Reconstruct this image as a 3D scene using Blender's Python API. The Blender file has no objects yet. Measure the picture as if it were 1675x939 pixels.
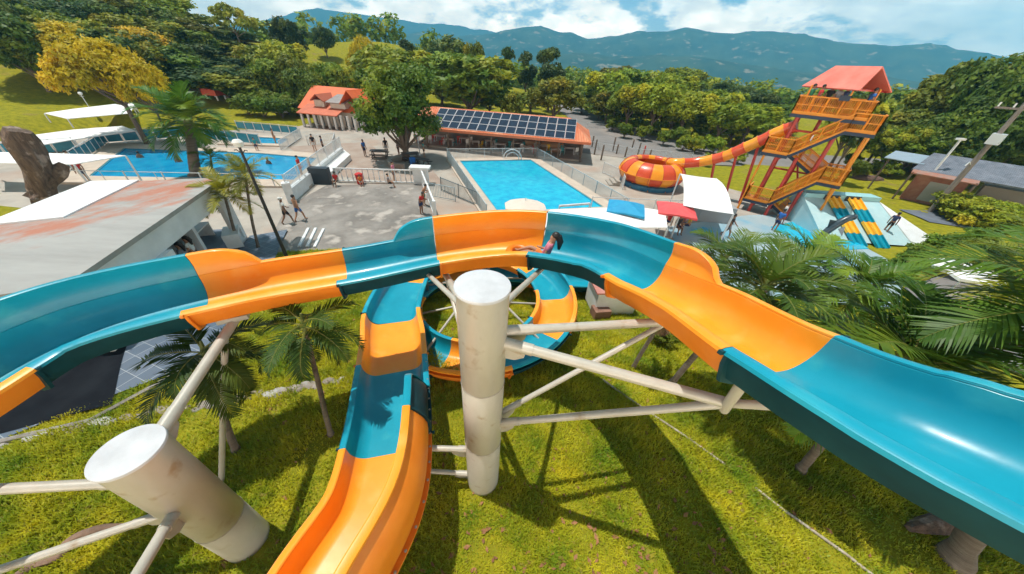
import bpy, math, random
import numpy as np
from mathutils import Vector, Matrix
random.seed(7); RNG = np.random.default_rng(11)
SC = bpy.context.scene
COL = SC.collection
PI = math.pi
R = math.radians

# ------------------------------------------------------------------ camera model (used to survey positions on known planes)
FP = 505.0; TH = R(35.8); RO = R(3.8); CX, CY = 837.5, 469.5; CH = 8.0
f_ = Vector((0, math.cos(TH), -math.sin(TH)))
u0 = Vector((0, math.sin(TH), math.cos(TH))); r0 = Vector((1, 0, 0))
r_ = r0*math.cos(RO) + u0*math.sin(RO); u_ = u0*math.cos(RO) - r0*math.sin(RO)
CAM = Vector((0, 0, CH))
def ray(px, py): return f_ + r_*((px-CX)/FP) + u_*((CY-py)/FP)
def P(px, py, z=0.0):                       # point on the horizontal plane z
    d = ray(px, py); t = (z-CH)/d.z; return CAM + d*t
def D(px, py, dist):                        # point at a horizontal distance
    d = ray(px, py); t = dist/math.hypot(d.x, d.y); return CAM + d*t
def PL(px, py, p0, n):                      # point on the vertical plane through p0 with normal n
    d = ray(px, py); p0 = Vector(p0); n = Vector(n); t = (p0-CAM).dot(n)/d.dot(n); return CAM + d*t
def PT(px, py, h=0.):                      # point on the terrain, raised by h
    z = 0.
    for _ in range(25):
        q = P(px, py, z); z += .5*(gz(q.x, q.y)+h-z)
    return P(px, py, z)
def PXZ(px, py, p):                         # height at which the sight line passes nearest to the upright through p
    d = ray(px, py); t = (d.x*p[0]+d.y*p[1])/(d.x**2+d.y**2); return CH + d.z*t

cam = bpy.data.cameras.new('camera'); co = bpy.data.objects.new('camera', cam); COL.objects.link(co)
co.matrix_world = Matrix(((r_.x, u_.x, -f_.x, 0), (r_.y, u_.y, -f_.y, 0), (r_.z, u_.z, -f_.z, CH), (0, 0, 0, 1)))
cam.sensor_width = 36; cam.lens = 36*FP/1675.0; cam.clip_start = 0.05; cam.clip_end = 30000
SC.camera = co

# ------------------------------------------------------------------ materials
MATS = {}
def _n(nt, t, **kw):
    n = nt.nodes.new(t)
    for k, v in kw.items(): setattr(n, k, v)
    return n
def mat(name, c, rough=.6, c2=None, scale=3., detail=4., mix=(.35, .65), bump=0., bscale=20., metal=0., spec=.5, trans=0., coat=0., stretch=None, rand=0., c3=None, s3=.3, m3=(.45,.62)):
    if name in MATS: return MATS[name]
    m = bpy.data.materials.new(name); m.use_nodes = True; nt = m.node_tree; b = nt.nodes['Principled BSDF']; L = nt.links
    b.inputs['Base Color'].default_value = (*c, 1); b.inputs['Roughness'].default_value = rough
    b.inputs['Metallic'].default_value = metal; b.inputs['Specular IOR Level'].default_value = spec
    if coat: b.inputs['Coat Weight'].default_value = coat; b.inputs['Coat Roughness'].default_value = .08
    tc = _n(nt, 'ShaderNodeTexCoord'); vec = tc.outputs['Object']
    if stretch:
        mp = _n(nt, 'ShaderNodeMapping'); mp.inputs['Scale'].default_value = stretch; L.new(vec, mp.inputs['Vector']); vec = mp.outputs['Vector']
    col = None
    if c2 is not None:
        nz = _n(nt, 'ShaderNodeTexNoise'); nz.inputs['Scale'].default_value = scale; nz.inputs['Detail'].default_value = detail; nz.inputs['Roughness'].default_value = .62
        L.new(vec, nz.inputs['Vector'])
        rp = _n(nt, 'ShaderNodeMapRange'); rp.inputs['From Min'].default_value = mix[0]; rp.inputs['From Max'].default_value = mix[1]; L.new(nz.outputs['Fac'], rp.inputs['Value'])
        mx = _n(nt, 'ShaderNodeMix', data_type='RGBA'); mx.inputs['A'].default_value = (*c, 1); mx.inputs['B'].default_value = (*c2, 1)
        L.new(rp.outputs['Result'], mx.inputs['Factor']); col = mx.outputs['Result']
        if c3 is not None:
            nz3 = _n(nt, 'ShaderNodeTexNoise'); nz3.inputs['Scale'].default_value = s3; nz3.inputs['Detail'].default_value = 6; L.new(tc.outputs['Object'], nz3.inputs['Vector'])
            r3 = _n(nt, 'ShaderNodeMapRange'); r3.inputs['From Min'].default_value = m3[0]; r3.inputs['From Max'].default_value = m3[1]; L.new(nz3.outputs['Fac'], r3.inputs['Value'])
            m3_ = _n(nt, 'ShaderNodeMix', data_type='RGBA'); L.new(col, m3_.inputs['A']); m3_.inputs['B'].default_value = (*c3, 1); L.new(r3.outputs['Result'], m3_.inputs['Factor']); col = m3_.outputs['Result']
    if rand:
        oi = _n(nt, 'ShaderNodeObjectInfo'); hs = _n(nt, 'ShaderNodeHueSaturation')
        mr = _n(nt, 'ShaderNodeMapRange'); mr.inputs['To Min'].default_value = 1-rand; mr.inputs['To Max'].default_value = 1+rand; L.new(oi.outputs['Random'], mr.inputs['Value']); L.new(mr.outputs['Result'], hs.inputs['Value'])
        mr2 = _n(nt, 'ShaderNodeMath', operation='MULTIPLY_ADD'); mr2.inputs[1].default_value = .035; mr2.inputs[2].default_value = .482
        fr = _n(nt, 'ShaderNodeMath', operation='FRACT'); m7 = _n(nt, 'ShaderNodeMath', operation='MULTIPLY'); m7.inputs[1].default_value = 7.31
        L.new(oi.outputs['Random'], m7.inputs[0]); L.new(m7.outputs[0], fr.inputs[0]); L.new(fr.outputs[0], mr2.inputs[0]); L.new(mr2.outputs[0], hs.inputs['Hue'])
        if col: L.new(col, hs.inputs['Color'])
        else: hs.inputs['Color'].default_value = (*c, 1)
        col = hs.outputs['Color']
    if col: L.new(col, b.inputs['Base Color'])
    if bump:
        nb = _n(nt, 'ShaderNodeTexNoise'); nb.inputs['Scale'].default_value = bscale; nb.inputs['Detail'].default_value = 3; L.new(vec, nb.inputs['Vector'])
        bp = _n(nt, 'ShaderNodeBump'); bp.inputs['Strength'].default_value = bump; bp.inputs['Distance'].default_value = .05; L.new(nb.outputs['Fac'], bp.inputs['Height']); L.new(bp.outputs['Normal'], b.inputs['Normal'])
    if trans:
        tr = _n(nt, 'ShaderNodeBsdfTranslucent'); ms = _n(nt, 'ShaderNodeMixShader'); ms.inputs['Fac'].default_value = trans
        if col: L.new(col, tr.inputs['Color'])
        else: tr.inputs['Color'].default_value = (*c, 1)
        L.new(b.outputs[0], ms.inputs[1]); L.new(tr.outputs[0], ms.inputs[2]); L.new(ms.outputs[0], nt.nodes['Material Output'].inputs['Surface'])
    MATS[name] = m; return m
def foliage(name, c, c2, hi=None): return mat(name, c, .55, c2, .55, 5, (.38, .62), trans=.28, spec=.25, rand=.22, c3=hi, s3=.23, m3=(.5, .62))

# ------------------------------------------------------------------ mesh builder
class MB:
    def __init__(s): s.v = []; s.f = []; s.mi = []; s.cur = 0
    def add(s, vs, fs):
        o = len(s.v); s.v += [tuple(p) for p in vs]; s.f += [tuple(i+o for i in q) for q in fs]; s.mi += [s.cur]*len(fs); return s
    def box(s, c, d, M=None, rz=0, tilt=None):
        x, y, z = d[0]/2, d[1]/2, d[2]/2
        vs = [Vector((a, b, e)) for e in (-z, z) for b in (-y, y) for a in (-x, x)]
        m = Matrix.Rotation(rz, 3, 'Z')
        if tilt is not None: m = m @ tilt
        vs = [m @ p + Vector(c) for p in vs]
        return s.add(vs, [(0,2,3,1),(4,5,7,6),(0,1,5,4),(2,6,7,3),(0,4,6,2),(1,3,7,5)])
    def beam(s, a, b, w, h):               # a square bar from a to b
        a = Vector(a); b = Vector(b); d = (b-a).normalized(); up = Vector((0,0,1)) if abs(d.z) < .95 else Vector((1,0,0))
        n = d.cross(up).normalized(); k = n.cross(d).normalized()
        vs = [p + n*w/2*i + k*h/2*j for p in (a, b) for i, j in ((-1,-1),(1,-1),(1,1),(-1,1))]
        return s.add(vs, [(0,1,2,3),(7,6,5,4),(0,4,5,1),(1,5,6,2),(2,6,7,3),(3,7,4,0)])
    def tube(s, pts, rad, n=10, cap=True):
        pts = [Vector(p) for p in pts]
        if not hasattr(rad, '__len__'): rad = [rad]*len(pts)
        vs = []; k = None
        for i, p in enumerate(pts):
            d = (pts[min(i+1, len(pts)-1)] - pts[max(i-1, 0)]).normalized()
            if k is None:
                up = Vector((0,0,1)) if abs(d.z) < .9 else Vector((1,0,0)); k = (up - d*up.dot(d)).normalized()
            else: k = (k - d*k.dot(d)).normalized()
            e = d.cross(k)
            vs += [p + (k*math.cos(2*PI*j/n) + e*math.sin(2*PI*j/n))*rad[i] for j in range(n)]
        fs = [(i*n+j, i*n+(j+1)%n, (i+1)*n+(j+1)%n, (i+1)*n+j) for i in range(len(pts)-1) for j in range(n)]
        if cap: fs += [tuple(range(n))[::-1], tuple((len(pts)-1)*n+j for j in range(n))]
        return s.add(vs, fs)
    def prism(s, poly, z0, z1):
        n = len(poly); a = sum(poly[i][0]*poly[(i+1)%n][1]-poly[(i+1)%n][0]*poly[i][1] for i in range(n))
        if a < 0: poly = poly[::-1]
        zz = (lambda z, i: z[i] if hasattr(z, '__len__') else z)
        vs = [(p[0], p[1], zz(z0, i)) for i, p in enumerate(poly)] + [(p[0], p[1], zz(z1, i)) for i, p in enumerate(poly)]
        return s.add(vs, [tuple(range(n))[::-1], tuple(range(n, 2*n))] + [(i, (i+1)%n, n+(i+1)%n, n+i) for i in range(n)])
    def slab(s, quad, t):                   # thick sheet below four (or more) 3D points
        q = [Vector(p) for p in quad]; n = (q[1]-q[0]).cross(q[2]-q[0]).normalized()
        if n.z < 0: q = q[::-1]; n = -n
        k = len(q)
        return s.add(q + [p - n*t for p in q], [tuple(range(k)), tuple(range(k, 2*k))[::-1]] + [(i, k+i, k+(i+1)%k, (i+1)%k) for i in range(k)])
    def lathe(s, prof, n=24, c=(0,0,0), squash=(1,1)):
        vs = [(c[0]+r*math.cos(2*PI*j/n)*squash[0], c[1]+r*math.sin(2*PI*j/n)*squash[1], c[2]+z) for r, z in prof for j in range(n)]
        return s.add(vs, [(i*n+j, i*n+(j+1)%n, (i+1)*n+(j+1)%n, (i+1)*n+j) for i in range(len(prof)-1) for j in range(n)])
    def ball(s, c, r, n=10, m=6):
        if not hasattr(r, '__len__'): r = (r, r, r)
        vs = [(c[0], c[1], c[2]-r[2])]
        for i in range(1, m):
            a = -PI/2+PI*i/m; vs += [(c[0]+r[0]*math.cos(a)*math.cos(2*PI*j/n), c[1]+r[1]*math.cos(a)*math.sin(2*PI*j/n), c[2]+r[2]*math.sin(a)) for j in range(n)]
        vs.append((c[0], c[1], c[2]+r[2])); T = len(vs)-1
        fs = [(0, 1+(j+1)%n, 1+j) for j in range(n)] + [(T, T-n+j, T-n+(j+1)%n) for j in range(n)]
        fs += [(1+i*n+j, 1+i*n+(j+1)%n, 1+(i+1)*n+(j+1)%n, 1+(i+1)*n+j) for i in range(m-2) for j in range(n)]
        return s.add(vs, fs)
    def xf(s, M):
        s.v = [tuple(M @ Vector(p)) for p in s.v]; return s
    def build(s, name, m, parent=None, smooth=True, ang=40, local=False):
        me = bpy.data.meshes.new(name)
        o = bpy.data.objects.new(name, me); COL.objects.link(o)
        vs = s.v
        if parent is not None and not local:
            q = parent; l = Vector((0,0,0))
            while q is not None: l = l + q.location; q = q.parent
            vs = [(p[0]-l.x, p[1]-l.y, p[2]-l.z) for p in vs]
        elif parent is None and not local and vs:      # origin at the thing's base
            xs = [p[0] for p in vs]; ys = [p[1] for p in vs]; zs = [p[2] for p in vs]
            l = Vector(((min(xs)+max(xs))/2, (min(ys)+max(ys))/2, min(zs))); o.location = l
            vs = [(p[0]-l.x, p[1]-l.y, p[2]-l.z) for p in vs]
        me.from_pydata(vs, [], s.f)
        ms = m if isinstance(m, (list, tuple)) else [m]
        for x in ms: me.materials.append(x)
        if len(ms) > 1: me.polygons.foreach_set('material_index', s.mi)
        if smooth: me.shade_smooth(); me.set_sharp_from_angle(angle=R(ang))
        me.update()
        if parent is not None: o.parent = parent
        return o
def tag(o, label=None, cat=None, group=None, kind=None):
    if label: o['label'] = label
    if cat: o['category'] = cat
    if group: o['group'] = group
    if kind: o['kind'] = kind
    return o
def thing(name, loc, label, cat, group=None):
    o = bpy.data.objects.new(name, None); COL.objects.link(o); o.location = Vector(loc); o.empty_display_size = .2
    return tag(o, label, cat, group)
def struct(o, kind='structure'): o['kind'] = kind; return o
def dup(root, loc, rz=None, sc=None, label=None, group=None):
    r = root.copy(); COL.objects.link(r); r.location = Vector(loc)
    if rz is not None: r.rotation_euler = (0, 0, rz)
    if sc is not None: r.scale = sc if hasattr(sc, '__len__') else (sc, sc, sc)
    if label: r['label'] = label
    if group: r['group'] = group
    for ch in list(root.children):
        c = ch.copy(); COL.objects.link(c); c.parent = r
        for g in list(ch.children):
            d = g.copy(); COL.objects.link(d); d.parent = c
    return r
def sm(a, b, x): t = min(1, max(0, (x-a)/(b-a))); return t*t*(3-2*t)
def npmesh(name, V, F, m, n=4):
    me = bpy.data.meshes.new(name); me.vertices.add(len(V)); me.vertices.foreach_set('co', np.asarray(V, np.float32).ravel())
    me.loops.add(F.size); me.loops.foreach_set('vertex_index', np.asarray(F, np.int32).ravel())
    me.polygons.add(len(F)); me.polygons.foreach_set('loop_start', np.arange(0, F.size, n, dtype=np.int32))
    try: me.polygons.foreach_set('loop_total', np.full(len(F), n, np.int32))
    except Exception: pass
    me.materials.append(m); me.update(calc_edges=True); me.validate(); return me

# ------------------------------------------------------------------ world: sky and clouds, sun
SUN_H = Vector((-.94, .34)).normalized(); SUN_EL = R(75)
w = bpy.data.worlds.new('World'); SC.world = w; w.use_nodes = True; nt = w.node_tree; L = nt.links
bg = nt.nodes['Background']; bg.inputs['Strength'].default_value = .08
sky = _n(nt, 'ShaderNodeTexSky', sky_type='NISHITA', sun_disc=False); sky.sun_elevation = SUN_EL; sky.sun_rotation = math.atan2(SUN_H.x, SUN_H.y); sky.air_density = 1.; sky.dust_density = .6; sky.ozone_density = 2.
tc = _n(nt, 'ShaderNodeTexCoord'); mp = _n(nt, 'ShaderNodeMapping'); mp.inputs['Scale'].default_value = (1, 1, 2.3); L.new(tc.outputs['Generated'], mp.inputs['Vector'])
def wnoise(off, scale, det=9, ro=.58, dist=.0):
    m2 = _n(nt, 'ShaderNodeMapping'); m2.inputs['Location'].default_value = off; L.new(mp.outputs['Vector'], m2.inputs['Vector'])
    z = _n(nt, 'ShaderNodeTexNoise'); z.inputs['Scale'].default_value = scale; z.inputs['Detail'].default_value = det; z.inputs['Roughness'].default_value = ro; z.inputs['Distortion'].default_value = dist
    L.new(m2.outputs['Vector'], z.inputs['Vector']); return z.outputs['Fac']
def rng(src, a, b, c=0., d=1.):
    m = _n(nt, 'ShaderNodeMapRange', interpolation_type='SMOOTHSTEP'); m.inputs['From Min'].default_value = a; m.inputs['From Max'].default_value = b; m.inputs['To Min'].default_value = c; m.inputs['To Max'].default_value = d
    L.new(src, m.inputs['Value']); return m.outputs['Result']
mask = rng(wnoise((0, 0, 0), 5.2), .375, .47)
up = rng(wnoise((0, 0, .13), 5.2), .40, .62)              # same field a little higher up: thick cloud overhead means a grey base
fine = rng(wnoise((3, 1, 0), 16.), .3, .7, .75, 1.1)
cm = _n(nt, 'ShaderNodeMix', data_type='RGBA'); cm.inputs['A'].default_value = (66, 54, 42, 1); cm.inputs['B'].default_value = (50, 43, 36, 1); L.new(up, cm.inputs['Factor'])
cf = _n(nt, 'ShaderNodeMix', data_type='RGBA', blend_type='MULTIPLY'); cf.inputs['Factor'].default_value = 1; L.new(cm.outputs['Result'], cf.inputs['A']); L.new(fine, cf.inputs['B'])
mixc = _n(nt, 'ShaderNodeMix', data_type='RGBA'); L.new(mask, mixc.inputs['Factor']); sep0 = _n(nt, 'ShaderNodeSeparateXYZ'); L.new(tc.outputs['Generated'], sep0.inputs[0]); lowb = rng(sep0.outputs['Z'], .08, .34, 3.2, 1.)
skl = _n(nt, 'ShaderNodeMix', data_type='RGBA', blend_type='MULTIPLY'); skl.inputs['Factor'].default_value = 1; L.new(sky.outputs[0], skl.inputs['A']); L.new(lowb, skl.inputs['B']); L.new(skl.outputs['Result'], mixc.inputs['A']); L.new(cf.outputs['Result'], mixc.inputs['B'])
sep = _n(nt, 'ShaderNodeSeparateXYZ'); L.new(tc.outputs['Generated'], sep.inputs[0])
low = rng(sep.outputs['Z'], .09, .30, 1., .06)
cfl = _n(nt, 'ShaderNodeMix', data_type='RGBA', blend_type='MULTIPLY'); cfl.inputs['Factor'].default_value = 1; L.new(cf.outputs['Result'], cfl.inputs['A']); L.new(low, cfl.inputs['B']); L.new(cfl.outputs['Result'], mixc.inputs['B'])
L.new(mixc.outputs['Result'], bg.inputs['Color'])
sd = bpy.data.lights.new('sun', 'SUN'); sd.energy = 5.0; sd.angle = R(.53); sd.color = (1, .945, .86)
so = bpy.data.objects.new('sun', sd); COL.objects.link(so)
tos = Vector((SUN_H.x*math.cos(SUN_EL), SUN_H.y*math.cos(SUN_EL), math.sin(SUN_EL)))
so.rotation_euler = tos.to_track_quat('Z', 'Y').to_euler()
SC.view_settings.view_transform = 'Standard'; SC.view_settings.look = 'None'; SC.view_settings.exposure = .25; SC.view_settings.gamma = 1
SC.render.engine = 'CYCLES'; SC.cycles.use_denoising = True; SC.cycles.max_bounces = 6; SC.cycles.diffuse_bounces = 3; SC.cycles.glossy_bounces = 2; SC.cycles.transmission_bounces = 4; SC.cycles.transparent_max_bounces = 6; SC.cycles.volume_bounces = 0
SC.cycles.use_adaptive_sampling = True; SC.cycles.adaptive_threshold = .015; SC.cycles.caustics_reflective = False; SC.cycles.caustics_refractive = False

# ------------------------------------------------------------------ terrain
G = -1.0                                     # level of the pool terraces
def gauss(x, y, cx, cy, sx, sy, a): return a*np.exp(-((x-cx)/sx)**2-((y-cy)/sy)**2)
def ground(x, y):
    x = np.asarray(x, float); y = np.asarray(y, float)
    t = np.clip((y-6)/8, 0, 1); base = -t*t*(3-2*t)
    base = base + .03*np.sin(x*1.3+y*.7)+.025*np.sin(x*.6-y*1.7)
    left = gauss(x, y, -95, 84, 34, 34, 12) + gauss(x, y, -48, 128, 32, 32, 12) + gauss(x, y, -130, 50, 50, 50, 10)
    right = gauss(x, y, 92, 66, 34, 34, 8)
    far = np.clip((np.hypot(x, y)-150)/150, 0, 1); far = -14*far*far*(3-2*far)
    return base+left+right+far
def gz(x, y): return float(ground(x, y))
PLAZA = [(-52, 22.6), (-20, 14.2), (-13.8, 14.0), (-7.2, 15.6), (-5, 14.2), (4, 14.6), (12, 15.5), (17, 16.5), (22, 19), (25.5, 24), (22, 31), (17.5, 36), (10.5, 46), (9.5, 58), (-20, 62), (-32, 52), (-36, 45), (-52, 40)]
def inpoly(x, y, poly):
    c = np.zeros(np.shape(x), bool); n = len(poly)
    for i in range(n):
        x1, y1 = poly[i]; x2, y2 = poly[(i+1)%n]
        k = ((y1 > y) != (y2 > y)) & (x < (x2-x1)*(y-y1)/((y2-y1) or 1e-9)+x1); c ^= k
    return c
def axis(lo, hi, a, b, fine, coarse): return np.concatenate([np.arange(lo, a, coarse), np.arange(a, b, fine), np.arange(b, hi+.1, coarse)])
gx = axis(-230, 230, -16, 16, .4, 2.2); gy = axis(-14, 260, -2, 18, .4, 2.2)
GX, GY = np.meshgrid(gx, gy); GZ = ground(GX, GY)
def poly(pts, z): return [(P(a, b, z).x, P(a, b, z).y) for a, b in pts]
ROAD = [(7.0,44),(9,50),(9.5,60),(10,80),(6,120),(16,120),(17.5,82),(19,66),(26,58),(46,54),(60,54),(60,46),(40,43),(26,42),(18,41)]
SPLASH = poly([(1080,372),(1225,350),(1310,345),(1480,360),(1520,440),(1500,520),(1210,480),(1110,430)], G)
SPLASH2 = poly([(1480,470),(1560,440),(1700,470),(1700,640),(1560,570)], G+.2)
GZ = np.where(inpoly(GX, GY, PLAZA) | inpoly(GX, GY, ROAD) | inpoly(GX, GY, SPLASH), np.minimum(GZ, G-.12), GZ)
GZ = np.where(inpoly(GX, GY, SPLASH2), np.minimum(GZ, G), GZ)
pathp = [(-20,2.2),(-13.35,5.75),(-12.3,6.35),(-15.4,15.7)] + [(p.x, p.y) for p in (P(470,374,-.85), P(455,395,-.7))] + [(-11.4,11.2),(-10.2,8.2)] + [(p.x, p.y) for p in (P(385,540,0), P(330,592,0), P(300,605,0), P(0,722,0), P(-60,745,0))] + [(-16,-1)]
nx, ny = len(gx), len(gy); idx = np.arange(nx*ny).reshape(ny, nx)
F = np.stack([idx[:-1,:-1], idx[:-1,1:], idx[1:,1:], idx[1:,:-1]], -1).reshape(-1, 4)
GRASS = mat('lawn_soil', (.15,.16,.012), .9, (.32,.285,.016), 2.2, 8, (.3,.7), bump=.9, bscale=9, c3=(.24,.18,.06), s3=.35, m3=(.60,.74), spec=.1)
me = npmesh('lawn', np.stack([GX, GY, GZ], -1).reshape(-1, 3), F, GRASS); me.shade_smooth()
lawn = bpy.data.objects.new('lawn', me); COL.objects.link(lawn); struct(lawn)

# far valley and mountains
def vnoise(x, y, seed):
    xi = np.floor(x).astype(int); yi = np.floor(y).astype(int); fx = x-xi; fy = y-yi; fx = fx*fx*(3-2*fx); fy = fy*fy*(3-2*fy)
    h = lambda a, b: (np.sin(a*127.1+b*311.7+seed*17.3)*43758.5453) % 1.0
    return (h(xi,yi)*(1-fx)+h(xi+1,yi)*fx)*(1-fy)+(h(xi,yi+1)*(1-fx)+h(xi+1,yi+1)*fx)*fy
def ridged(x, y, o=6, seed=1):
    s = 0; a = 1; t = 0
    for k in range(o):
        s = s+a*(1-np.abs(2*vnoise(x, y, seed+k)-1)); t += a; a *= .5; x = x*2.03; y = y*2.03
    return s/t
def sky_line(px, py, d):
    q = D(px, py, d); return math.atan2(q.x, q.y), q.z
RIDGE1 = [(250,80),(300,60),(360,40),(430,36),(470,28),(500,18),(520,14),(560,20),(600,23),(640,30),(700,41),(760,42),(820,52),(900,75),(1000,100),(1200,130)]
RIDGE2 = [(200,110),(420,90),(560,75),(640,64),(690,53),(740,60),(800,55),(840,48),(865,44),(885,43),(915,53),(935,52),(965,62),(1000,57),(1040,51),(1090,54),(1120,50),(1150,56),(1200,59),(1260,54),(1300,58),(1360,66),(1420,75),(1470,77),(1520,73),(1560,82),(1610,86),(1700,96),(1900,120)]
RIDGE3 = [(200,130),(600,110),(800,100),(940,92),(1000,97),(1080,92),(1140,100),(1200,105),(1260,112),(1320,118),(1400,128),(1500,135),(1600,140),(1700,148)]
def prof(rl, d): 
    a = [sky_line(x, y, d) for x, y in rl]; return np.array([q[0] for q in a]), np.array([q[1] for q in a])
na, nr = 760, 170
an = np.linspace(R(-66), R(66), na); rr = 160*(5600/160)**np.linspace(0, 1, nr)
A, RR = np.meshgrid(an, rr); X = np.sin(A)*RR; Y = np.cos(A)*RR
Z = -14-np.clip((RR-250)/1200, 0, 1)*70
for rl, d, wd in ((RIDGE1, 4500, 1100), (RIDGE2, 3000, 1100), (RIDGE3, 2000, 600)):
    pa, ph = prof(rl, d); hgt = np.interp(A, pa, ph)+85
    t = np.clip(1-np.abs(RR-d)/wd, 0, 1); env = t*t*(3-2*t)
    rn = ridged(X/600+3, Y/600, 7, seed=int(d)%13)
    carve = (1-env)*env*4*.34+env*.02
    Z = np.maximum(Z, -85+hgt*env*(1-carve*(1.6-1.9*rn)) + (rn-.55)*46*env + ridged(X/130, Y/130, 4, 5)*22*env*(1-env)*2)
idx = np.arange(na*nr).reshape(nr, na)
F = np.stack([idx[:-1,:-1], idx[:-1,1:], idx[1:,1:], idx[1:,:-1]], -1).reshape(-1, 4)
MTN = mat('mountain_forest', (.022,.045,.018), .95, (.06,.085,.03), .006, 10, (.4,.62), c3=(.26,.22,.14), s3=.018, m3=(.60,.68), spec=.05, bump=1., bscale=.03)
me = npmesh('mountains', np.stack([X, Y, Z], -1).reshape(-1, 3), F, MTN); me.shade_smooth()
mt = bpy.data.objects.new('mountains', me); COL.objects.link(mt); struct(mt)
# haze
hz = MB().box((0, 2350, 310), (11500, 4960, 940))
m = bpy.data.materials.new('haze_air'); m.use_nodes = True; n2 = m.node_tree; n2.nodes.remove(n2.nodes['Principled BSDF'])
pv = _n(n2, 'ShaderNodeVolumePrincipled'); pv.inputs['Color'].default_value = (.15,.62,1.,1); pv.inputs['Density'].default_value = .00038; pv.inputs['Anisotropy'].default_value = 0.
n2.links.new(pv.outputs[0], n2.nodes['Material Output'].inputs['Volume'])
HAZE = hz.build('haze', m, smooth=False); struct(HAZE, 'stuff')
# ------------------------------------------------------------------ slides
TEAL = mat('teal_gelcoat', (.004,.255,.36), .34, (.008,.31,.43), 1.4, 6, (.3,.7), spec=.4, coat=.10, bump=.04, bscale=5, c3=(.05,.40,.46), s3=1.6, m3=(.56,.80))
ORNG = mat('orange_gelcoat', (.88,.29,.012), .36, (.93,.36,.03), 1.1, 6, (.3,.7), spec=.4, coat=.08, bump=.04, bscale=5, c3=(.88,.46,.12), s3=1.5, m3=(.55,.82))
TEAL_SHADED = mat('teal_shell_shaded', (.004,.034,.046), .5, (.007,.055,.07), 2., 5, (.3,.7), spec=.2)  # outer skin is the same teal, with its shade painted into the colour
ORNG_SHADED = mat('orange_shell_shaded', (.74,.19,.008), .45, (.82,.25,.02), 2., 5, (.3,.7))  # orange again, base colour darkened to stand for shade on the outside
WHITE = mat('white_paint', (.74,.76,.77), .5, (.62,.63,.62), 1.6, 7, (.4,.72), c3=(.50,.49,.45), s3=3.5, m3=(.66,.8))
STEEL = mat('painted_steel', (.50,.475,.415), .40, (.40,.38,.32), 2.4, 7, (.35,.75), spec=.5, c3=(.33,.25,.16), s3=4., m3=(.60,.76), stretch=(1,1,.35), metal=.1)
RUST = mat('rusty_steel', (.28,.24,.20), .6, (.45,.43,.38), 6, 6)
def cr(pts, n=12):
    Pq = [Vector(p) for p in pts]; Q = [2*Pq[0]-Pq[1]]+Pq+[2*Pq[-1]-Pq[-2]]; out = []
    for i in range(1, len(Q)-2):
        a, b, c, d = Q[i-1:i+3]
        for k in range(n):
            t = k/n; out.append(.5*(2*b+(c-a)*t+(2*a-5*b+4*c-d)*t*t+(3*b-a-3*c+d)*t**3))
    return out+[Pq[-1]]
def flume_profile(W, hl, hr, curl=0.):
    """closed trough section (offset across, height): inside from left lip to right lip, then the outside back"""
    T = .025; h = W/2; rf = min(.5, h*.9)
    hl = max(hl, .53); hr = max(hr, .53); ins = []; out = []
    def wall(H, off):                       # the raised part: bulges out, then leans in by curl
        a = []; q = max(0, H-.515)
        for k in range(6):
            t = k/5; a.append((h+.008+off+(.10*math.sin(PI*t)-curl*t*t)*min(1, q/.9), .515+q*t))
        return a
    def side(s, H):
        a = []
        for k in range(8):
            g = PI/2*k/7; a.append((s*(h-rf*.62*(1-math.sin(g))), .42*(1-math.cos(g))))
        a += [(s*(h+.006), .495), (s*(h+.016), .503), (s*(h+.008), .511)]
        return a+[(s*x, z) for x, z in wall(H, 0)[1:]]
    def lip(s, H):
        x, z = wall(H, 0)[-1]; return [(s*(x+.02), z+.012), (s*(x+.10), z+.006), (s*(x+.135), z-.012), (s*(x+.14), z-.055)]
    def outer(s, H):
        c = [(s*x, z) for x, z in wall(H-.03, T+.005)[::-1]]
        return c + [(s*(h+.13), .525), (s*(h+.135), .50), (s*(h+.13), .475), (s*(h+T), .465), (s*(h+T-.02), .3), (s*(h-.1), .06), (s*(h-.3), -T)]
    L_, R__ = lip(-1, hl), lip(1, hr)
    ins = L_[::-1]+side(-1, hl)[::-1]+side(1, hr)+R__
    return ins, outer(1, hr)+outer(-1, hl)[::-1]
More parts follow.
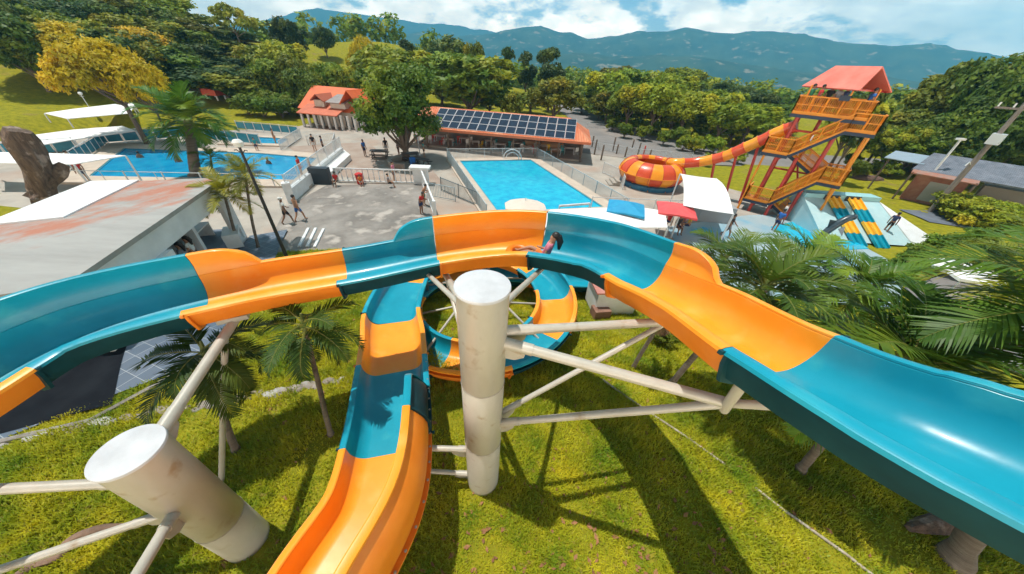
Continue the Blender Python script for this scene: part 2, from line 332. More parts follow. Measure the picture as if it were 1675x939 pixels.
def flume(root, path, W, hL, hR, cuts, cols, name='flume_section', curl=0.):
    """path frames; hL/hR heights as functions of the fraction s; cuts are fractions where the colour changes"""
    n = len(path); seg = [0]
    for i in range(1, n): seg.append(seg[-1]+(path[i]-path[i-1]).length)
    S = [a/seg[-1] for a in seg]
    def at(s):
        k = min(max(next((i for i in range(1, n) if S[i] >= s), n-1), 1), n-1); t = (s-S[k-1])/(S[k]-S[k-1]); p = path[k-1].lerp(path[k], t)
        a = path[max(k-2, 0)]; b = path[min(k+1, n-1)]; d = (b-a); d.z = 0; d.normalize(); return p, Vector((d.y, -d.x, 0))
    B = [0]+list(cuts)+[1]
    for i in range(len(B)-1):
        lo, hi = B[i], B[i+1]; m = max(8, int((hi-lo)*seg[-1]/.09)); mb = MB(); rings = []
        for k in range(m+1):
            s = lo+(hi-lo)*k/m
            if k == 0: s += 1e-6
            p, nn = at(s); ins, out = flume_profile(W(s) if callable(W) else W, hL(s), hR(s), curl)
            rings.append([p+nn*a+Vector((0,0,b)) for a, b in ins+out])
        ni = len(rings[0]); li = len(flume_profile(1.25, .5, .5)[0])
        for rg in rings: mb.v += [tuple(q) for q in rg]
        for k in range(m):
            for j in range(ni):
                j2 = (j+1)%ni; mb.f.append((k*ni+j, k*ni+j2, (k+1)*ni+j2, (k+1)*ni+j)); mb.mi.append(0 if j < li else 1)
        for k in (0, m):
            for j in range(li-1):            # end webs between inside and outside skins
                pass
        c = cols[i % len(cols)]
        o = mb.build(name, [c, TEAL_SHADED if c is TEAL else ORNG_SHADED], root, ang=35)
        fl = MB(); m2 = []
        for e in (0, .045):
            p, nn = at(min(1, lo+e/seg[-1]+1e-6)); ins, out = flume_profile(W(lo) if callable(W) else W, hL(lo), hR(lo), curl)
            for kx, kz in ((1., .0), (1.0, -.0)): pass
            cx = [(a*1.0+(.055 if a > 0 else -.055), b-(.05 if b < .2 else 0)) for a, b in out]
            m2.append(([p+nn*a+Vector((0,0,b)) for a, b in out], [p+nn*a+Vector((0,0,b)) for a, b in cx]))
        no = len(m2[0][0])
        if i > 0:
            for a_, b_ in m2: fl.v += [tuple(q) for q in a_]+[tuple(q) for q in b_]
            for j in range(no-1):
                fl.f += [(j, j+1, no+j+1, no+j), (2*no+j, 3*no+j, 3*no+j+1, 2*no+j+1), (no+j, no+j+1, 3*no+j+1, 3*no+j)]; fl.mi += [0]*3
            fl.build('joint_flange', TEAL_SHADED if c is TEAL else ORNG_SHADED, o, smooth=False)
    return at
A_PTS = [(-8.05,.5,3.42),(-7.65,2.08,3.5),(-7.34,3.53,3.58),(-5.55,4.83,3.65),(-3.49,5.71,3.75),(-1.58,6.51,3.9),(.17,6.69,4.09),(1.72,5.9,4.33),(2.41,4.64,4.61),(2.73,3.61,4.92),(2.91,2.41,5.26),(3.27,1.32,5.61),(4.35,.09,5.94)]
pathA = cr(A_PTS, 14)
lens = [0]
for i in range(1, len(pathA)): lens.append(lens[-1]+(pathA[i]-pathA[i-1]).length)
TA = lens[-1]
def fracA(px, py, inner=True, hi=.5):     # station of the flume whose rim is seen at this pixel
    best = (1e9, 0)
    for i, p in enumerate(pathA):
        a = pathA[max(i-1,0)]; b = pathA[min(i+1,len(pathA)-1)]; d = b-a; d.z = 0; d.normalize(); nn = Vector((d.y,-d.x,0))
        q = p+nn*(.625 if inner else -.625)+Vector((0,0,hi))-CAM; zz = q.dot(f_); e = (CX+FP*q.dot(r_)/zz-px)**2+(CY-FP*q.dot(u_)/zz-py)**2
        if e < best[0]: best = (e, lens[i]/TA)
    return best[1]
sa = fracA(424,428,False,.7); sb = fracA(644,388,False,.7); sc_ = fracA(1166,455,False,.7)
def step(s, s0, wd): t = min(1, max(0, (s-s0)/wd)); return math.sqrt(max(0, 1-(1-t)**2))
def hA(s):
    rl = .42/TA*1.6
    up = max(step(-s, -sa, rl), min(step(s, sb, rl), step(-s, -sc_, rl)))
    return .5+.47*up
cutsA = [fracA(45,603), fracA(296,506), fracA(545,461), fracA(718,425), fracA(865,412), fracA(1000,450), fracA(1206,572)]
SA = thing('water_slide', (-2.4, 5.0, 0), 'high open flume of teal and orange sections curving behind the tall steel column', 'water slide')
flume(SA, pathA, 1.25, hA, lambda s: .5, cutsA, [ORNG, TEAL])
# lower run and its helix: one flume
ringc = Vector((-1.21, 9.28, 0)); RR_ = 2.93
B_PTS = [(-2.6,-.9,1.40),(-2.53,-.16,1.37),(-2.37,.97,1.33),(-2.12,2.1,1.28),(-2.38,3.39,1.19),(-2.82,4.76,1.07),(-3.32,6.24,.96),(-3.88,7.8,.86)]
ringpts = []
for k in range(1, 27):
    th = PI-.05-k*(2.5*PI-.05)/26
    ringpts.append((ringc.x+RR_*math.cos(th), ringc.y+RR_*math.sin(th), .36+.16*th))
exitp = [(.6, 12.2, -.44), (2.4, 12.2, -.50), (4.6, 12.35, -.56)]
pathB = cr(B_PTS+ringpts+exitp, 10); nb1 = (len(B_PTS)-1)*10
SB = thing('water_slide', (-2.5, 5.5, 0), 'low open flume running under the high slide and coiling into a ring', 'water slide')
WB = 1.5; lenB = [0]
for i in range(1, len(pathB)): lenB.append(lenB[-1]+(pathB[i]-pathB[i-1]).length)
TB = lenB[-1]; sJ = lenB[nb1]/TB
def fr(px, py, side, hi):
    best = (1e9, 0)
    for i in range(2, nb1):
        d = pathB[i+1]-pathB[i-1]; d.z = 0; d.normalize(); nn = Vector((d.y,-d.x,0)); q = pathB[i]+nn*side*WB/2+Vector((0,0,hi))-CAM; zz = q.dot(f_)
        if zz < .1: continue
        e = (CX+FP*q.dot(r_)/zz-px)**2+(CY-FP*q.dot(u_)/zz-py)**2
        if e < best[0]: best = (e, lenB[i]/TB)
    return best[1]
c1 = fr(559, 735, -1, .5); c2 = fr(590, 600, -1, .5); c3 = fr(600, 510, -1, .5); sH = fr(698, 640, 1, .5)
nR = 15; cutsB = [c1, c2, c3]+[sJ+(1-sJ)*k/nR for k in range(1, nR)]
ro = lambda s: (s-sJ)/(1-sJ)
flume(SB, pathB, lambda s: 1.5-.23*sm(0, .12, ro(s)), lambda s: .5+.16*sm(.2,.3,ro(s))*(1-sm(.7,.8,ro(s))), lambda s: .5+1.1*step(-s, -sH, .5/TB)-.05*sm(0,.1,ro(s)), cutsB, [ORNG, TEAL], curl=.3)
bolt0 = None
for k in range(26):
    i = int(2+(sH*TB/TB)*0)+k*2
    if i+1 >= nb1: break
    d = pathB[i+1]-pathB[i-1]; d.z = 0; d.normalize(); p = pathB[i]+Vector((d.y,-d.x,0))*(.75+.095)+Vector((0,0,.527))
    if bolt0 is None: bolt0 = MB().lathe([(0,.022),(.012,.02),(.017,.008),(.024,.006),(.024,0)], 8).build('bolt', RUST, None, local=True); b_ = bolt0
    else: b_ = bolt0.copy(); COL.objects.link(b_)
    b_.parent = SB; b_.location = p-SB.location
# columns with their pipe arms
def column(base, top, rad, label, arms, seams):
    t = thing('support_column', (base[0], base[1], 0), label, 'support column', 'steel columns carrying the slides')
    mb = MB(); prof = [(rad, -.3)]
    for z in seams: prof += [(rad, z-.006), (rad-.006, z), (rad, z+.006)]
    prof += [(rad, top-.03), (rad, top)]
    mb.lathe(prof, 56, (base[0], base[1], 0)); mb.build('pipe_body', STEEL, t, ang=50)
    for z in seams: MB().lathe([(rad+.001,z-.008),(rad+.006,z-.005),(rad+.006,z+.005),(rad+.001,z+.008)], 56, (base[0], base[1], 0)).build('weld_seam', RUST, t)
    mb = MB().lathe([(0, top+.022), (rad*.6, top+.02), (rad+.012, top+.012), (rad+.018, top), (rad+.018, top-.03), (rad-.01, top-.035)], 56, (base[0], base[1], 0))
    mb.build('cap_plate', mat('cap_paint', (.60,.61,.63), .5, (.47,.48,.50), 2.2, 8, (.35,.65), c3=(.36,.35,.33), s3=4., m3=(.66,.76)), t, ang=30)
    for pts, r in arms:
        o = MB().tube(pts, r, 16).build('arm_pipe', STEEL, t)
        if len(pts) == 2 and (Vector(pts[0]).to_2d()-Vector(base[:2])).length < rad*1.05:
            a, b = Vector(pts[0]), Vector(pts[1]); d = (b-a).normalized(); e = a+d*min(.42, (b-a).length*.2)
            MB().tube([a, e], r+.012, 16).build('sleeve', STEEL, o)
            g = Vector((d.x, d.y, 0)).normalized()
            gp = MB(); s_ = Vector((-g.y, g.x, 0))*.01
            q = [a+Vector((0,0,-r*.3)), a+d*.34, a+d*.30+Vector((0,0,-.2)), a+d*.16+Vector((0,0,-.3)), a+Vector((0,0,-.32))]
            gp.add([p+s_ for p in q]+[p-s_ for p in q], [(0,1,2,3,4),(9,8,7,6,5)]+[(i,5+i,5+(i+1)%5,(i+1)%5) for i in range(5)])
            gp.build('gusset', STEEL, o)
    return t
def surf(c, rad, tgt):                      # where an arm toward tgt leaves a column
    d = Vector((tgt[0]-c[0], tgt[1]-c[1], 0)).normalized(); return d*rad
C1 = Vector((-.38, 3.23, 0)); R1 = .355
def atA(s):
    k = min(range(len(lens)), key=lambda i: abs(lens[i]/TA-s)); return pathA[k]
sR1 = fracA(1210,590); sR2 = fracA(1060,485); sL1 = fracA(730,428); sM = fracA(880,415)
def under(s, side=.35, dz=-.12):
    k = min(range(1, len(lens)-1), key=lambda i: abs(lens[i]/TA-s)); d = pathA[k+1]-pathA[k-1]; d.z = 0; d.normalize(); return pathA[k]+Vector((d.y,-d.x,0))*side+Vector((0,0,dz))
def arm(c, rad, z, tgt, r): 
    o = surf(c, rad*.95, tgt); return ([Vector((c.x+o.x, c.y+o.y, z)), Vector(tgt)], r)
jR = P(1192, 660, 4.55); jR2 = under(sR2, .25); jL = under(sL1, .3)
p2 = under(sM, .2)
arms = [arm(C1, R1, 4.72, jR, .075), arm(C1, R1, 4.82, jR2, .07), arm(C1, R1, 2.62, jR, .06), arm(C1, R1, 2.66, P(1090, 528, 4.42), .05),
        arm(C1, R1, 4.6, jL, .075), arm(C1, R1, 4.85, under(sL1-.03, -.3), .05), arm(C1, R1, 3.0, jL, .05), arm(C1, R1, 4.9, p2, .06),
        ([jR+Vector((0,0,-.14)), under(sR1, .3, -.02)], .06), ([jR, under(sR1+.03, -.35, -.05)], .055),
        arm(C1, R1, 1.45, (-1.6, 3.15, 1.5), .06), arm(C1, R1, .3, (-1.9, 3.2, .35), .05)]
K1 = column(C1, 5.66, R1, 'tallest steel column with a round white top standing in the middle of the lawn', arms, (1.9, 3.75))
C2 = P(407, 884, 0); C2.z = 0; R2 = .36; H2 = PXZ(219, 731, C2)
sA2 = fracA(352, 500); q1 = under(sA2, .3)
arms = [arm(C2, R2, H2-.25, q1, .085), arm(C2, R2, 2.75, (-8.2, 1.3, 3.1), .07), arm(C2, R2, 1.9, (-8.0, .35, 1.95), .06), arm(C2, R2, 2.35, P(195, 990, 2.7), .07)]
arms.append(([q1+(Vector(C2)+Vector((0,0,H2-.25))-q1)*.16, P(362, 790, .0)+Vector((0,0,0))], .055))
K2 = column(C2, H2, R2, 'short steel column with a white top and pipes fanning out beside the tree root', arms, (1.2,))
mb = MB().box(under(sA2, .3, -.03), (.5, .35, .1), rz=.5); mb.build('saddle_bracket', STEEL, K2)
# columns and struts below the ring
ringarms = []
C3 = Vector((-1.21, 9.28, 0))
for k in range(8):
    a = 2*PI*k/8+.2; e = C3+Vector((math.cos(a)*2.9, math.sin(a)*2.9, .05+.1*math.cos(a))); ringarms.append(arm(C3, .16, 1.5 if k % 2 else .5, e, .045))
t = thing('support_column', C3, 'slim steel mast with radiating struts inside the coiled ring of the low slide', 'support column', 'steel columns carrying the slides')
MB().tube([C3+Vector((0,0,-.8)), C3+Vector((0,0,1.75))], .16, 20).build('pipe_body', STEEL, t)
for pts, r in ringarms: MB().tube(pts, r, 10).build('arm_pipe', STEEL, t)
for k in range(6):
    a = 2*PI*k/6+.5; b = C3+Vector((math.cos(a)*2.9, math.sin(a)*2.9, 0)); zt = .2
    MB().tube([Vector((b.x, b.y, -1)), Vector((b.x, b.y, zt))], .06, 10).build('foot_post', STEEL, t)
# ------------------------------------------------------------------ terraces, pools, court, paths
CONC = mat('pale_concrete', (.43,.385,.33), .85, (.30,.27,.235), .55, 9, (.32,.68), c3=(.36,.25,.19), s3=.16, m3=(.55,.7), bump=.15, bscale=8)
COURT = mat('stained_concrete', (.30,.275,.25), .9, (.17,.155,.14), .42, 10, (.36,.6), c3=(.42,.38,.34), s3=.8, m3=(.56,.68), bump=.2, bscale=6)
COPE = mat('coping_stone', (.56,.47,.38), .8, (.46,.38,.31), 1.2, 7, (.35,.65))
BLUEGREY = mat('slate_paving', (.10,.135,.185), .5, (.15,.185,.24), 3., 6, (.35,.65))
BLUEDECK = mat('wet_blue_deck', (.30,.42,.48), .35, (.38,.47,.50), .6, 7, (.35,.65), c3=(.20,.40,.52), s3=.35, m3=(.5,.62))
ASPH = mat('worn_asphalt', (.23,.215,.205), .9, (.17,.16,.155), .3, 8, (.35,.65), c3=(.29,.25,.22), s3=.15, m3=(.55,.7))
def watermat(name, c, c2, sc):
    m = mat(name, c, .06, c2, sc, 3, (.35,.65), spec=.5, bump=.25, bscale=5.)
    return m
POOLW = watermat('pool_water', (.004,.36,.60), (.015,.50,.68), 1.6)
DEEPW = watermat('deep_pool_water', (.004,.25,.52), (.012,.36,.62), .8)
tag(MB().prism(PLAZA, G-.5, G).build('plaza', CONC, smooth=False), kind='structure')
courtp = poly([(535,303),(690,301),(708,352),(655,420),(430,412),(470,338)], G)
tag(MB().prism(courtp, G-.2, G+.02).build('court', COURT, smooth=False), kind='structure')
tag(MB().prism(poly([(470,240),(600,232),(640,262),(700,268),(725,300),(700,302),(545,288)], G), G-.2, G+.008).build('terrace', mat('red_terrace', (.30,.22,.175), .9, (.38,.31,.26), .5, 8, (.35,.65)), smooth=False), kind='structure')
def inset(pts, d):
    n = len(pts); out = []; a = sum(pts[i][0]*pts[(i+1)%n][1]-pts[(i+1)%n][0]*pts[i][1] for i in range(n)); sg = 1 if a > 0 else -1
    for i in range(n):
        p0, p1, p2 = (Vector(pts[(i+k)%n]).to_2d() for k in (-1, 0, 1)); e1 = (p1-p0).normalized(); e2 = (p2-p1).normalized()
        n1 = Vector((-e1.y, e1.x))*sg; n2 = Vector((-e2.y, e2.x))*sg; b = n1+n2; b = b/max(.3, b.dot(n1)) if b.length > .01 else n1
        out.append(tuple(p1+b*d))
    return out
def ring_mb(inner, outer, z0, z1):
    n = len(inner); vs = [(*p, z1) for p in inner]+[(*p, z1) for p in outer]+[(*p, z0) for p in inner]+[(*p, z0) for p in outer]; mb = MB()
    for i in range(n):
        j = (i+1)%n; mb.f += [(i, j, n+j, n+i), (2*n+i, 2*n+j, j, i), (n+i, n+j, 3*n+j, 3*n+i)]; mb.mi += [0]*3
    mb.v = vs; return mb
def pool(pts, deck, wat, label):
    ring_mb(pts, inset(pts, -deck), G-.1, G+.14).build('pool_deck', COPE, smooth=False)['kind'] = 'structure'
    ring_mb(inset(pts, .10), inset(pts, -.004), G-.1, G+.10).build('pool_edge', mat('pool_tile', (.03,.22,.33), .3, (.05,.32,.42), 6), smooth=False)['kind'] = 'structure'
    w_ = MB().prism(inset(pts, .09), G-.1, G+.05).build('pool_water', wat, smooth=False); w_['kind'] = 'structure'; return w_
CP = [(-6.62,35.2),(1.2,37.8),(6.9,24.1),(-1.4,21.6)]
pool(CP, 1.3, POOLW, '')
BP = [(-33.6,23.4),(-39.6,31.6),(-27.1,33.0),(-20.8,32.6),(-18.9,25.6)]
pool(BP, 1.7, DEEPW, '')
KP = [(-32.9,36.6),(-34.6,39.8),(-28.4,40.2),(-27.6,37.4)]
pool(KP, 1.0, DEEPW, '')
UP = poly([(362,172),(372,164),(455,163),(448,173)], G); pool(UP, 1.2, POOLW, '')
# slate path by the pavilion with a grid of joints, kerb, and the ruined stone line in the lawn
def slab_on(name, pts, z, m, th=.12): return tag(MB().prism(pts, z-th, z).build(name, m, smooth=False), kind='structure')
TILE = bpy.data.materials.new('slate_tiles'); TILE.use_nodes = True; nt = TILE.node_tree; b = nt.nodes['Principled BSDF']
tcx = _n(nt, 'ShaderNodeTexCoord'); mpx = _n(nt, 'ShaderNodeMapping'); mpx.inputs['Rotation'].default_value = (0,0,R(18)); bk = _n(nt, 'ShaderNodeTexBrick', offset=0.); bk.inputs['Scale'].default_value = 1.6; bk.inputs['Brick Width'].default_value = .7; bk.inputs['Row Height'].default_value = .7; bk.inputs['Mortar Size'].default_value = .012
bk.inputs['Color1'].default_value = (.085,.12,.17,1); bk.inputs['Color2'].default_value = (.12,.155,.21,1); bk.inputs['Mortar'].default_value = (.33,.36,.38,1)
nt.links.new(tcx.outputs['Object'], mpx.inputs['Vector']); nt.links.new(mpx.outputs['Vector'], bk.inputs['Vector']); nt.links.new(bk.outputs['Color'], b.inputs['Base Color']); b.inputs['Roughness'].default_value = .45
import bmesh
def draped(name, pts, h, m, cuts=9):
    bm = bmesh.new(); bm.faces.new([bm.verts.new((x, y, 0)) for x, y in pts]); bmesh.ops.triangulate(bm, faces=bm.faces[:]); 
    bmesh.ops.subdivide_edges(bm, edges=bm.edges[:], cuts=cuts, use_grid_fill=True)
    for v in bm.verts: v.co.z = max(gz(v.co.x, v.co.y), G)+h
    bmesh.ops.recalc_face_normals(bm, faces=bm.faces[:]); me = bpy.data.meshes.new(name); bm.to_mesh(me); bm.free(); me.materials.append(m)
    if me.polygons[0].normal.z < 0: me.flip_normals()
    me.shade_smooth(); o = bpy.data.objects.new(name, me); COL.objects.link(o); return struct(o)
draped('tiled_path', pathp, .06, TILE)
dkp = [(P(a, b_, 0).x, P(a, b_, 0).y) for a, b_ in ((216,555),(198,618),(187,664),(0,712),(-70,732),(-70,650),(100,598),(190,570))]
draped('painted_path_shade', dkp, .068, mat('painted_path_shade', (.006,.008,.012), .85, (.012,.015,.02), 1.5, 6, spec=.08), 7)  # near-black sheet: shade lying on the path, painted as colour
MB().tube([Vector((P(a, b_, 0).x, P(a, b_, 0).y, .05)) for a, b_ in ((-60,748),(0,725),(150,690),(300,608),(335,594))], .07, 6).build('path_kerb', mat('kerb_concrete', (.35,.33,.30), .9, (.22,.20,.18), 3), smooth=False)['kind'] = 'structure'
STONE = mat('field_stone', (.34,.30,.26), .9, (.20,.17,.14), 4, 6, (.35,.65), c3=(.42,.42,.40), s3=1.5)
mb = MB(); rs = random.Random(5)
line = [P(a, b_, 0) for a, b_ in ((-80,745),(20,718),(120,700),(210,684),(300,668),(400,650),(490,635),(575,618))]
for i in range(len(line)-1):
    k = int((line[i+1]-line[i]).length/.12)
    for j in range(k):
        p = line[i].lerp(line[i+1], j/k); s = rs.uniform(.09,.19)
        mb.ball((p.x+rs.uniform(-.1,.1), p.y+rs.uniform(-.09,.09), gz(p.x, p.y)+.0), (s*rs.uniform(.8,1.6), s*rs.uniform(.7,1.1), s*rs.uniform(.28,.55)), 7, 4)
tag(mb.build('stone_edging', STONE, ang=30), 'broken line of half buried stones running across the lawn behind the short column', 'stone edging')
def ground_line(px): return [Vector((P(a, b_, 0).x, P(a, b_, 0).y, gz(P(a, b_, 0).x, P(a, b_, 0).y)+.035)) for a, b_ in px]
PIPEM = mat('weathered_pipe', (.55,.50,.43), .7, (.33,.28,.20), 5, 6)
tag(MB().tube(ground_line([(985,622),(1010,640),(1060,675),(1120,715),(1185,760)]), .03, 7).build('water_pipe', PIPEM), 'thin pale pipe in the grass nearer the coiled ring', 'pipe')
tag(MB().tube(ground_line([(1235,797),(1280,832),(1335,872),(1380,905),(1430,945)]), .032, 7).build('water_pipe', PIPEM), 'thin pale pipe in the grass running out past the bottom edge', 'pipe')
# splash terrace on the right, road and car park beyond
slab_on('splash_deck', poly([(1090,372),(1225,352),(1300,352),(1405,400),(1480,440),(1470,505),(1210,480),(1120,420)], G), G+.03, BLUEDECK)
slab_on('splash_pool_water', poly([(1260,372),(1345,352),(1420,408),(1330,412)], G), G+.06, POOLW)
slab_on('splash_mat', poly([(1130,377),(1150,372),(1168,380),(1147,385)], G), G+.05, mat('blue_mat', (.01,.32,.60), .5))
slab_on('lower_splash_deck', poly([(1480,470),(1560,445),(1680,470),(1680,620),(1560,560)], G+.2), G+.25, ASPH)
draped('side_path', [(PT(a, b_).x, PT(a, b_).y) for a, b_ in ((1470,343),(1560,345),(1640,350),(1605,377),(1520,364))], .05, mat('path_asphalt', (.15,.17,.21), .9, (.10,.12,.15), 1, 7))
road = ROAD
slab_on('car_park', road, G+.03, ASPH, .3)
slab_on('far_road', [(p.x, p.y) for p in (P(1000,206,-1), P(1200,222,-1), P(1200,228,-1), P(1000,211,-1))], G+.06, ASPH)
slab_on('hill_road', [(p.x, p.y) for p in (P(395,130,1.5), P(470,142,0.5), P(520,160,0), P(470,158,.3), P(395,139,1.3))], .2, ASPH, .6)

# ------------------------------------------------------------------ fences and walls
RAILW = mat('white_rail_paint', (.66,.69,.71), .45, (.52,.54,.55), 2)
RAILB = mat('blue_grey_rail', (.34,.42,.46), .45, (.42,.5,.54), 2)
GLAZE = mat('blue_fence_panel', (.03,.20,.30), .15, (.05,.28,.38), 1.)
def fence(pts, h, label, m=None, gap=.16, bar=.026, postgap=2.2, z=None, group='railings round the pools', baluster=False, panel=False):
    m = m or RAILB; pts = [Vector((p[0], p[1], 0)) for p in pts]; z = G if z is None else z; zf = (lambda i: z[i] if hasattr(z, '__len__') else z)
    t = thing('railing', (pts[0].x, pts[0].y, zf(0)), label, 'railing', group); rb = MB(); bb = MB(); posts = []; pm = MB()
    for i in range(len(pts)-1):
        a = pts[i]+Vector((0,0,zf(i))); b_ = pts[i+1]+Vector((0,0,zf(i+1))); Ln = (b_-a).length; d = (b_-a)/Ln
        th = .12 if baluster else .05
        rb.beam(a+Vector((0,0,h)), b_+Vector((0,0,h)), th, th*.8); rb.beam(a+Vector((0,0,.12)), b_+Vector((0,0,.12)), th, th*.7)
        k = max(1, int(Ln/gap))
        if panel:
            kk = max(1, round(Ln/1.3))
            for j in range(kk):
                q0 = a.lerp(b_, (j+.06)/kk); q1 = a.lerp(b_, (j+.94)/kk); s_ = Vector((-d.y, d.x, 0))*.012
                pm.add([q0+s_+Vector((0,0,.25)), q1+s_+Vector((0,0,.25)), q1+s_+Vector((0,0,h-.1)), q0+s_+Vector((0,0,h-.1)), q0-s_+Vector((0,0,.25)), q1-s_+Vector((0,0,.25)), q1-s_+Vector((0,0,h-.1)), q0-s_+Vector((0,0,h-.1))], [(0,1,2,3),(7,6,5,4),(0,4,5,1),(2,6,7,3),(1,5,6,2),(0,3,7,4)])
        else:
            for j in range(1, k):
                q = a.lerp(b_, j/k)
                if baluster: bb.lathe([(.05,.14),(.035,.2),(.065,.35),(.05,.5),(.03,.62),(.05,h-.05)], 6, q)
                else: bb.beam(q+Vector((0,0,.12)), q+Vector((0,0,h)), bar, bar)
        kp = max(1, round(Ln/postgap)); posts += [a.lerp(b_, j/kp) for j in range(kp+(i == len(pts)-2))]
    rb.build('rail', m, t, smooth=False)
    if panel: pm.build('panel', GLAZE, t, smooth=False)
    else: bb.build('bars', m, t, smooth=baluster)
    pw = .2 if baluster else .06
    o = MB().box((0, 0, (h+.06)/2), (pw, pw, h+.06)).build('post', m, None, smooth=False, local=True); o.parent = t; o.location = posts[0]-t.location
    for q in posts[1:]:
        c = o.copy(); COL.objects.link(c); c.parent = t; c.location = q-t.location
    return t
e = inset(CP, -1.15)
fence([e[3], e[0]], 1.15, 'grey bar railing along the side of the turquoise pool facing the court', gap=.15)
fence([e[0], e[1]], 1.1, 'pale bar railing between the turquoise pool and the solar roofed restaurant', RAILW, gap=.15)
fence([e[1], e[2]], 1.15, 'grey bar railing along the side of the turquoise pool facing the bowl ride', gap=.15)
q = poly([(722,312),(782,338),(700,340)], G)
fence([q[0], q[1]], 1.1, 'short dark railing on the paving by the near corner of the turquoise pool', mat('dark_rail', (.10,.14,.16), .5), gap=.14)
fence(poly([(703,322),(745,330)], G), 1.1, 'short grey gate railing between the court wall and the turquoise pool', gap=.14)
fence(poly([(985,283),(1015,297),(1018,310)], G), 1.1, 'small pale railing beside the blue base of the bowl ride', RAILW)
q = poly([(553,298),(690,301)], G)
fence([q[0], q[1]], 1.15, 'thick white balustrade closing the far side of the concrete court', WHITE, gap=.42, baluster=True, postgap=5.5, group='white balustrades of the court')
q = poly([(692,303),(712,357)], G)
fence(q, 1.2, 'narrow white balustrade down the court side where bathers lean', WHITE, gap=.42, baluster=True, postgap=3, group='white balustrades of the court')
q = poly([(478,330),(520,290),(562,256)], G)
tw = MB(); a, b_ = Vector((*q[0], 0)), Vector((*q[2], 0)); tw.beam(a+Vector((0,0,G+.45)), b_+Vector((0,0,G+.45)), .3, .9); tw.box((a.x, a.y, G+.7), (.5,.5,1.4), rz=.6)
tag(tw.build('low_wall', WHITE, smooth=False), 'low white wall with a thick end pier where two bathers walk past', 'wall')
fence([q[0], q[2]], 1.0, 'white bar railing standing on the low white wall beside the big pool', RAILW, gap=.2, z=G+.9, bar=.03)
q = poly([(575,262),(560,250),(520,292),(540,296)], G)
tag(MB().prism(q, G, G+.55).build('planter_wall', WHITE, smooth=False), 'broad white planter kerb leading from the court corner to the terrace', 'wall')
mb = MB(); c = P(528, 300, G); mb.box(c+Vector((0,0,.65)), (1.5,.6,1.3), rz=.1); tag(mb.build('bin_shelter', mat('dark_blue_box', (.03,.045,.06), .5), smooth=False), 'dark boxed bin shelter at the court corner next to the white wall', 'bin')
mb = MB(); c = P(690, 300, G); mb.box(c+Vector((0,0,.65)), (1.2,.7,1.3), rz=.1); mb.box(c+Vector((0,0,1.38)), (1.7,1.,.16), rz=.1); tag(mb.build('gate_pier', [WHITE], smooth=False), 'square white pier with flat cap where the two court balustrades meet', 'pier')
e = inset(BP, -1.6)
fence([e[4], e[0]], 1.0, 'white post and rail fence on the near side of the big blue pool', RAILW, gap=3, postgap=2.4)
fence([e[0], e[1]], 1.2, 'white curved railing with blue panels left of the big blue pool', RAILW, panel=True, postgap=1.3)
fence([e[1], (e[1][0]+4, e[1][1]+4.5), (-29, 36.2)], 1.3, 'white railing with blue panels behind the big blue pool', RAILW, panel=True, postgap=1.3)
fence([(-52,21.5),(-45,25.5),(-41.5,29.5)], 1.3, 'white railing with blue panels by the dead stump', RAILW, panel=True, postgap=1.3)
fence(poly([(390,213),(490,222)], G), 1.1, 'white railing with blue panels behind the small blue pool', RAILW, panel=True, postgap=1.3)
fence(poly([(461,248),(494,226)], G), 1.1, 'slanting white bar railing at the end of the small blue pool', RAILW, gap=.15)
fence(poly([(505,238),(550,232),(548,243)], G), 1.0, 'low white bar railing round the paddling steps near the terrace', RAILW, gap=.18)
fence(poly([(965,345),(1165,352)], G), 1.1, 'thin white railing in front of the long white awning', RAILW, gap=2.4, postgap=2.4)
fence(poly([(947,240),(1045,256),(1130,262)], G), .9, 'low white railing along the edge of the car park', RAILW, gap=.16, postgap=3)
fence(poly([(960,208),(1080,222),(1190,228)], G), .8, 'long pale guard rail beside the road below the trees', RAILW, gap=4, postgap=4)
